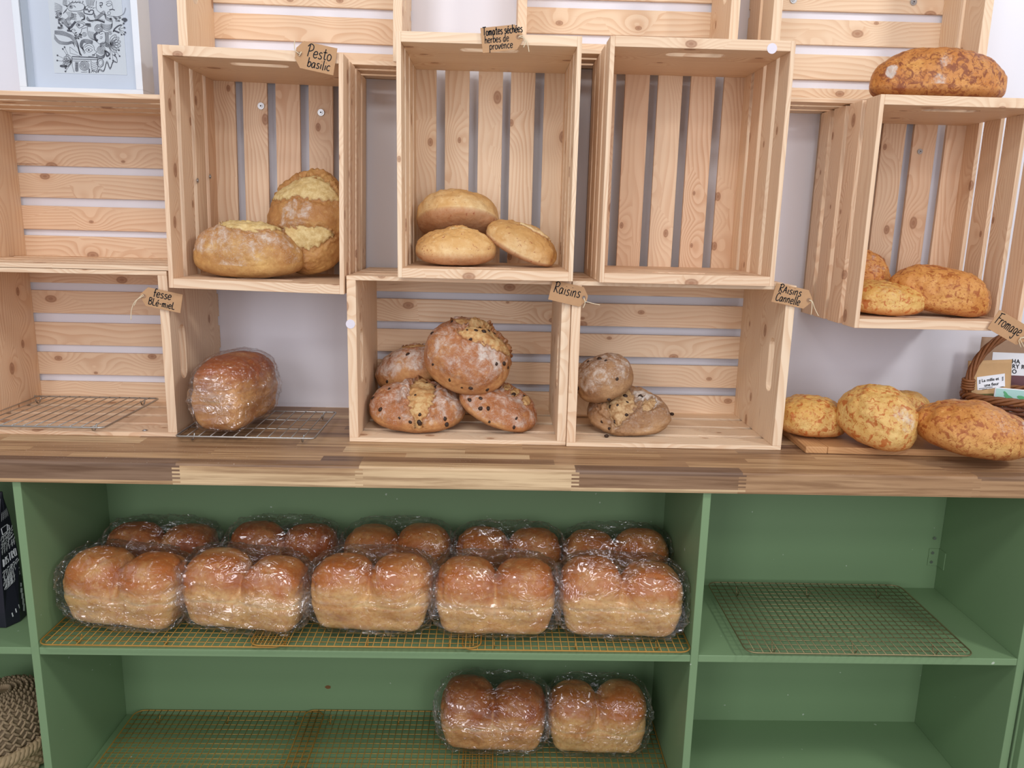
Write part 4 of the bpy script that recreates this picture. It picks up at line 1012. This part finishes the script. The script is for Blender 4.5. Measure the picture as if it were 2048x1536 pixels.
def pouches():
    # big brown pouch at the back
    p = at(2052, 740, .245); k = ppm(p); zt = at(2052, 678, .245).z; w, h = 196/k, zt-.0006
    r = empty('tea_pouch', (p.x, .245, zt-h), (R(-2), R(1), 0)); mb, f = pouch_mesh(w, h, .04, KRAFT_GREY); mb.build('pouch', KRAFT_GREY, r, smooth=True)
    X = lambda px: at(px, 740, .23).x-p.x
    Zr = lambda py: at(1990, py, .23).z-(zt-h)
    patch(f, w, h, X(1988), X(2100), Zr(800), Zr(708), .0006, PAPERW, 'label_sheet', r); patch(f, w, h, X(2026), X(2100), Zr(800), Zr(752), .0010, PLUM, 'colour_band', r)
    for t, px, py in (('HA', 2027, 728), ('RY RO', 2028, 738), ('O', 2028, 748)): text_on(f, w, h, t, 11.5/k, X(px), Zr(py), .0014, INK, r, bold=.0003, skew=-.03, spacing=1.08)
    tag(r, 'large brown pouch with bold black lettering behind the wicker basket handle', 'pouch')
    # kraft pouch with the mille et une fleur label
    p = at(1987, 780, .115); k = ppm(p); w, h0 = 88/k, 92/k; zt = at(1987, 722, .115).z; h = zt-.016
    r = empty('tea_pouch', (p.x, .118, zt-h), (R(-4), R(-3), 0)); mb, f = pouch_mesh(w, h, .03, KRAFT_PALE); mb.build('pouch', KRAFT_PALE, r, smooth=True)
    B = lambda q: h-h0+h0*q
    patch(f, w, h, -w*.36, w*.38, B(.05), B(.28), .0006, HERB, 'herb_window', r)
    patch(f, w, h, -w*.30, w*.34, B(.36), B(.64), .0008, PAPERW, 'label_sheet', r, skew=.10)
    text_on(f, w, h, 'La mille et', .0095, -w*.20, B(.53), .0014, INK, r, bold=.0002, skew=.10); text_on(f, w, h, 'une fleur', .0095, -w*.15, B(.43), .0014, INK, r, bold=.0002, skew=.10)
    q = MB()
    for (x, z, l) in ((-.27, .385, .26), (-.20, .365, .42)):
        vs = []
        for xx, zz in ((x*w, B(z)), (x*w+l*w*1.2, B(z)+.10*l*w*1.2), (x*w+l*w*1.2, B(z)+.10*l*w*1.2+.0012), (x*w, B(z)+.0012)): vs.append((xx, -f(xx/(w/2), zz/h)[1]-.0014, zz))
        q.add(vs, [(0, 1, 2, 3)])
    for s in (-1, 1):
        for k_ in range(3):
            xx, zz = s*w*.265+w*.02, B(.52+.03*k_)+.1*s*w*.27
            q.add([(a, -f(a/(w/2), b/h)[1]-.0014, b) for a, b in ((xx-.002, zz), (xx+.0022, zz+.0012), (xx+.001, zz+.003), (xx-.0015, zz+.0018))], [(0, 1, 2, 3)])
    q.build('ornament', INK, r)
    tag(r, 'small kraft pouch labelled La mille et une fleur in the wicker basket', 'pouch')
    # white pouch with green leaves lying in front
    p = at(2030, 800, .085); k = ppm(p); w, h0 = 92/k, 60/k; zt = at(2030, 779, .085).z; h = zt-.016; B = lambda q: h-h0+h0*q
    r = empty('tea_pouch', (p.x, .082, zt-h), (R(-6), R(4), 0)); mb, f = pouch_mesh(w, h, .022, PAPERW); mb.build('pouch', PAPERW, r, smooth=True)
    patch(f, w, h, -w*.48, w*.48, B(.52), B(.97), .0006, TEAL, 'colour_band', r)
    lf = MB()
    for (x, z, a, l) in ((-.30, .62, .3, .022), (-.18, .70, -.4, .026), (-.08, .6, .25, .03), (.12, .72, -.2, .026), (-.25, .8, -.8, .018)):
        vs = []
        for t in range(10):
            th = t*PI/5; ex, ez = l*.5*math.cos(th), l*.17*math.sin(th); xx = x*w+ex*math.cos(a)-ez*math.sin(a); zz = B(z)+ex*math.sin(a)+ez*math.cos(a)
            vs.append((xx, -f(xx/(w/2), min(1, zz/h))[1]-.0012, zz))
        lf.add(vs, [tuple(range(10))])
    lf.build('leaf_print', LEAF, r); tag(r, 'white pouch printed with green leaves at the front of the wicker basket', 'pouch')
pouches()

# ------------------------------------------------------------------ wicker basket
def wicker():
    rim = at(1935, 788, .10); rx = BCX-rim.x; ry = .085; zr = rim.z+.004
    zr2 = zr-.008
    root = empty('wicker_basket', (BCX, BCY, .0005))
    rs = random.Random(4)
    mb = MB(); n = 64
    for j in range(11):                                  # woven rows of the bowl
        v = j/10; z = .006+(zr2-.012)*v; sc = .86+.14*math.sin(v*PI/2)
        pts = [((rx*sc+.0028*(1 if (i+j) % 2 else -1))*math.cos(2*PI*i/n), (ry*sc+.0028*(1 if (i+j) % 2 else -1))*math.sin(2*PI*i/n), z) for i in range(n)]
        mb.tube(pts, max(.0042, zr2/22), 6, True)
    for i in range(0, n, 2):
        t = 2*PI*i/n; mb.tube([(rx*(.86+.14*math.sin(v*PI/2))*math.cos(t), ry*(.86+.14*math.sin(v*PI/2))*math.sin(t), .004+zr2*v) for v in (0, .25, .5, .75, 1)], .0022, 6)
    mb.build('bowl', WICKER_D, root, smooth=True)
    mb = MB(); m = 120
    for s in range(4):                                   # twisted rim
        mb.tube([((rx+.006*math.cos(i*2*PI*9/m+s*PI/2))*math.cos(2*PI*i/m), (ry+.006*math.cos(i*2*PI*9/m+s*PI/2))*math.sin(2*PI*i/m), zr2+.006*math.sin(i*2*PI*9/m+s*PI/2)) for i in range(m)], .0042, 6, True)
    mb.build('rim', WICKER, root, smooth=True)
    top = at(2078, 652, .10).z; hh = top-zr
    mb = MB()
    for s in range(6):                                   # twisted arched handle
        pts = []
        for i in range(61):
            t = PI*i/60; a = s*PI/3+t*5.5; q = .0062
            cx, cz = -(rx+.002)*math.cos(t)*(1+.05*math.sin(t)), zr+hh*math.sin(t)**.9 if 0 < i < 60 else zr
            nx, nz = -math.cos(t), math.sin(t)
            pts.append((cx+nx*q*math.cos(a), q*math.sin(a), cz+nz*q*math.cos(a)))
        mb.tube(pts, .0034, 6)
    mb.build('handle', WICKER, root, smooth=True)
    for s in (-1, 1):
        mb = MB()
        for k in range(4): mb.tube([(s*(rx+.002)+.0115*math.cos(2*PI*i/16), .0115*math.sin(2*PI*i/16), zr+.010+.006*k+.001*math.sin(2*PI*i/16)) for i in range(16)], .0032, 6, True)
        mb.build('binding', WICKER, root, smooth=True)
    tag(root, 'brown wicker basket with an arched handle at the right edge', 'basket')
wicker()

# ------------------------------------------------------------------ black coffee bag
def coffee_bag():
    fz = SH+.001; a = atz(16, 1256, fz); b = atz(56, 1238, fz); h = at(24, 990, a.y+.02).z-fz
    w = .16; d = max(.055, b.y-a.y); x1 = a.x
    root = empty('coffee_bag', (x1, a.y, fz))
    # outline of the gusseted bag: front at y=0, back at y=d, the right gusset folded in
    prof = [(0, 1.0, 0), (.12, 1.0, .002), (.5, .9, .006), (.8, .55, .012), (.95, .16, .016), (1., .08, .016)]
    vs = []; fs = []
    for (v, dd, ins) in prof:
        y0, y1 = d/2-d*dd/2+.012*v, d/2+d*dd/2+.012*v; z = v*h; sx = .024*(.25 if v < .6 else .0)
        vs += [(-w, y0, z), (-.004-ins*.2, y0, z), (.0+b.x-a.x-.010 if v < .4 else -.004, (y0+y1)/2, z), (b.x-a.x-.012-ins*.8, y1, z), (-w, y1, z)]
    for i in range(len(prof)-1):
        for k in range(5): fs.append((i*5+k, i*5+(k+1) % 5, i*5+5+(k+1) % 5, i*5+5+k))
    fs += [(4, 3, 2, 1, 0), tuple(25+k for k in range(5))]
    mb = MB(); mb.add(vs, fs); mb.build('bag', BLACKBAG, root, bevel=.003)
    # white printing on the gusset: short dashes in slanting rows, a cup and the word
    def G(u, v, o=.0012):          # u 0..1 across the gusset, v 0..1 height
        i = 0
        while i < len(prof)-2 and prof[i+1][0] < v: i += 1
        t = (v-prof[i][0])/(prof[i+1][0]-prof[i][0]); row = lambda k: [Vector(vs[k*5+j]) for j in (1, 2, 3)]
        p = [row(i)[j].lerp(row(i+1)[j], t) for j in range(3)]
        q = p[0].lerp(p[1], u*2) if u < .5 else p[1].lerp(p[2], u*2-1); return q+Vector((o*.9, -o*.75, 0))
    ink = MB(); rs = random.Random(5)
    def quad(u, v, l, wd, a):
        nonlocal ink
        P = []
        for s, t in ((-1, -1), (1, -1), (1, 1), (-1, 1)):
            du, dv = (s*l*math.cos(a)-t*wd*math.sin(a)), (s*l*math.sin(a)+t*wd*math.cos(a)); P.append(G(min(.98, max(.02, u+du)), min(.97, max(.02, v+dv*.28))))
        ink.add(P, [(0, 1, 2, 3)])
    for r in range(26):
        v = .30+r*.015
        if .42 < v < .55: continue
        for k in range(6): quad(.10+k*.15+rs.uniform(-.03, .03)+.05*(r % 2), v+rs.uniform(-.004, .004)+k*.008, rs.uniform(.045, .065), .017, .7+rs.uniform(-.2, .2)+.5*math.sin(r*.5))
    for r in range(4):
        for k in range(5): quad(.2+k*.15, .80+r*.014+k*.004, .045, .015, .9)
    ink.build('dash_print', WHITEINK, root); ink = MB()
    for k in range(7): quad(.15+.11*k, .34+.012*k, .008, .12, .2); quad(.3, .30+.011*k, .18, .008, .25)
    for k in range(5): quad(.85, .08+.045*k, .10-.012*k, .07, 1.2)
    for k in range(3): quad(.25+.13*k, .08+.02*k, .02, .06, .2)
    ink.build('house_print', WHITEINK, root)
    L = MB()
    def line(pts, wd=.0016):
        for (a0, b0), (a1, b1) in zip(pts[:-1], pts[1:]):
            p, q = G(a0, b0, .0014), G(a1, b1, .0014); t = (q-p).normalized(); n = Vector((.77, -.64, 0)).cross(t).normalized()*wd*.5
            L.add([p+n, p-n, q-n, q+n], [(0, 1, 2, 3)])
    line([(.12, .74), (.62, .75), (.58, .70), (.2, .69), (.12, .74)]); line([(.62, .745), (.74, .735), (.70, .705), (.59, .71)]); line([(.1, .675), (.7, .685)])
    x = .14
    for ch, ww in (('B', 1), ('I', .5), ('S', 1), ('T', 1), ('R', 1), ('O', 1)):
        s = {'B': [[(0, 0), (0, 1), (.7, .9), (.6, .55), (0, .5)], [(.6, .55), (.8, .2), (0, 0)]], 'I': [[(.2, 0), (.2, 1)]], 'S': [[(.8, .9), (.1, .9), (.1, .5), (.8, .5), (.8, .05), (.05, .05)]],
             'T': [[(0, 1), (.9, 1)], [(.45, 1), (.45, 0)]], 'R': [[(0, 0), (0, 1), (.8, .95), (.8, .55), (0, .5), (.8, 0)]], 'O': [[(0, 0), (0, 1), (.8, 1), (.8, 0), (0, 0)]]}[ch]
        for st in s: line([(x+p[0]*.105, .455+p[1]*.055+(x-.1)*.05) for p in st], .0018)
        x += .135*ww+.01
    L.build('lettering', WHITEINK, root)
    tag(root, 'black coffee bag with a white printed pattern on the left green shelf', 'bag')
coffee_bag()

# ------------------------------------------------------------------ seagrass basket in the lower left bay
def seagrass():
    cz = SB+.0008; c = at(-5, 1450, -.02)
    root = empty('seagrass_basket', (c.x, .0, cz)); rs = random.Random(9)
    rx, ry = at(84, 1450, -.02).x-c.x, .115; zt = at(60, 1386, .0).z-cz
    rx = min(rx, -.6225-c.x-.012)
    def woven(name, mat, prof, nr, ns, r):
        mb = MB()
        for j in range(nr):
            v = j/(nr-1); i0 = v*(len(prof)-1); i = min(int(i0), len(prof)-2); t = i0-i
            sc = prof[i][0]*(1-t)+prof[i+1][0]*t; z = prof[i][1]*(1-t)+prof[i+1][1]*t
            for k in range(ns):                          # one slanting strand per stitch
                a = 2*PI*(k+.5*(j % 2))/ns; da = PI/ns*1.45*(1 if (j+k) % 2 else -1); dz = (prof[-1][1]-prof[0][1])/nr*.95
                P = []
                for q in (-1, -.4, .4, 1):
                    bul = 1+.035*(1-q*q); aa = a+da*q; P.append((rx*sc*bul*math.cos(aa), ry*sc*bul*math.sin(aa), z+dz*q))
                mb.tube(P, [r*.6, r, r, r*.6], 5)
        mb.build(name, mat, root, smooth=True)
    woven('body', SEAG_D, [(.70, .01), (.86, zt*.2), (.94, zt*.45), (.92, zt*.7), (.80, zt*.88), (.52, zt*.985), (.2, zt)], 20, 60, .0030)
    mb = MB(); prof = [(.66, .004), (.83, zt*.2), (.90, zt*.45), (.88, zt*.7), (.76, zt*.87), (.49, zt*.96), (.02, zt*.98)]; n = 40
    vs = [(rx*s*math.cos(2*PI*i/n), ry*s*math.sin(2*PI*i/n), z) for s, z in prof for i in range(n)]
    fs = [(j*n+i, j*n+(i+1) % n, (j+1)*n+(i+1) % n, (j+1)*n+i) for j in range(len(prof)-1) for i in range(n)]
    mb.add(vs, fs); mb.build('lining', SEAG_D, root, smooth=True)
    mb = MB()                                            # braided pale rim rolled round the foot
    for s in range(3):
        mb.tube([((rx*.985+.006*math.cos(i*PI/3+s*2*PI/3))*math.cos(2*PI*i/150), (ry*.985+.006*math.cos(i*PI/3+s*2*PI/3))*math.sin(2*PI*i/150), zt*.36+.010*math.sin(i*PI/3+s*2*PI/3)) for i in range(150)], .0065, 6, True)
    for j in range(6):
        z = .012+j*zt*.052
        mb.tube([((rx*.97+.004*(1 if (i+j) % 2 else -1))*math.cos(2*PI*i/80), (ry*.97+.004*(1 if (i+j) % 2 else -1))*math.sin(2*PI*i/80), z) for i in range(80)], .0062, 6, True)
    mb.build('rim_braid', SEAG, root, smooth=True)
    tag(root, 'round woven seagrass basket in the lower left bay', 'basket')
seagrass()

# ------------------------------------------------------------------ light and camera
W = bpy.data.worlds.new('room_light'); SC.world = W; W.use_nodes = True
bg = W.node_tree.nodes['Background']; bg.inputs[0].default_value = (.91, .92, 1.0, 1); bg.inputs[1].default_value = 0.47
def area(name, loc, aim, sx, sy, power, col):
    l = bpy.data.lights.new(name, 'AREA'); l.shape = 'RECTANGLE'; l.size = sx; l.size_y = sy; l.energy = power; l.color = col
    o = bpy.data.objects.new(name, l); COL.objects.link(o); o.location = loc
    o.rotation_euler = (Vector(aim)-Vector(loc)).to_track_quat('-Z', 'Y').to_euler(); return o
area('ceiling_panel', (2.5, -1.35, 1.78), (1.1, .1, .2), .32, .32, 20, (1, .985, .96))
area('ceiling_panel', (-.5, -1.5, 1.75), (-.4, -.8, 0), 1.2, .3, 12, (1, .985, .96))
area('ceiling_panel', (.4, -2.7, 1.75), (.4, -.8, 0.), 1.2, .3, 12, (1, .985, .96))
area('front_fill', (-.95, -3.3, .85), (.2, 0, .1), .8, 1.6, 25, (.95, .94, 1))  # added fill lamp behind the camera, kept narrow for sharper film glints
area('front_fill', (1.35, -3.3, .85), (.4, 0, .1), .8, 1.6, 25, (.95, .94, 1))  # second added fill lamp, paired with the one on the left
cam = bpy.data.cameras.new('camera'); co = bpy.data.objects.new('camera', cam); COL.objects.link(co); SC.camera = co
cam.sensor_fit = 'HORIZONTAL'; cam.sensor_width = 36; cam.lens = FPX/2048*36; cam.clip_start = .02
fw, dn = ray(1024, 768), ray(1024, 1768)-ray(1024, 768); rt = ray(2024, 768)-ray(1024, 768)
Mx = Matrix((Vector(rt).normalized(), (-Vector(dn)).normalized(), (-Vector(fw)).normalized())).transposed()
co.matrix_world = Matrix.Translation(Vector(CAM)) @ Mx.to_4x4()
SC.view_settings.view_transform = 'Standard'; SC.view_settings.look = 'None'; SC.view_settings.gamma = 1; SC.view_settings.use_curve_mapping = False
SC.view_settings.exposure = -0.04
SC.cycles.max_bounces = 7; SC.cycles.transparent_max_bounces = 20; SC.cycles.caustics_reflective = False; SC.cycles.caustics_refractive = False; SC.cycles.adaptive_threshold = .02
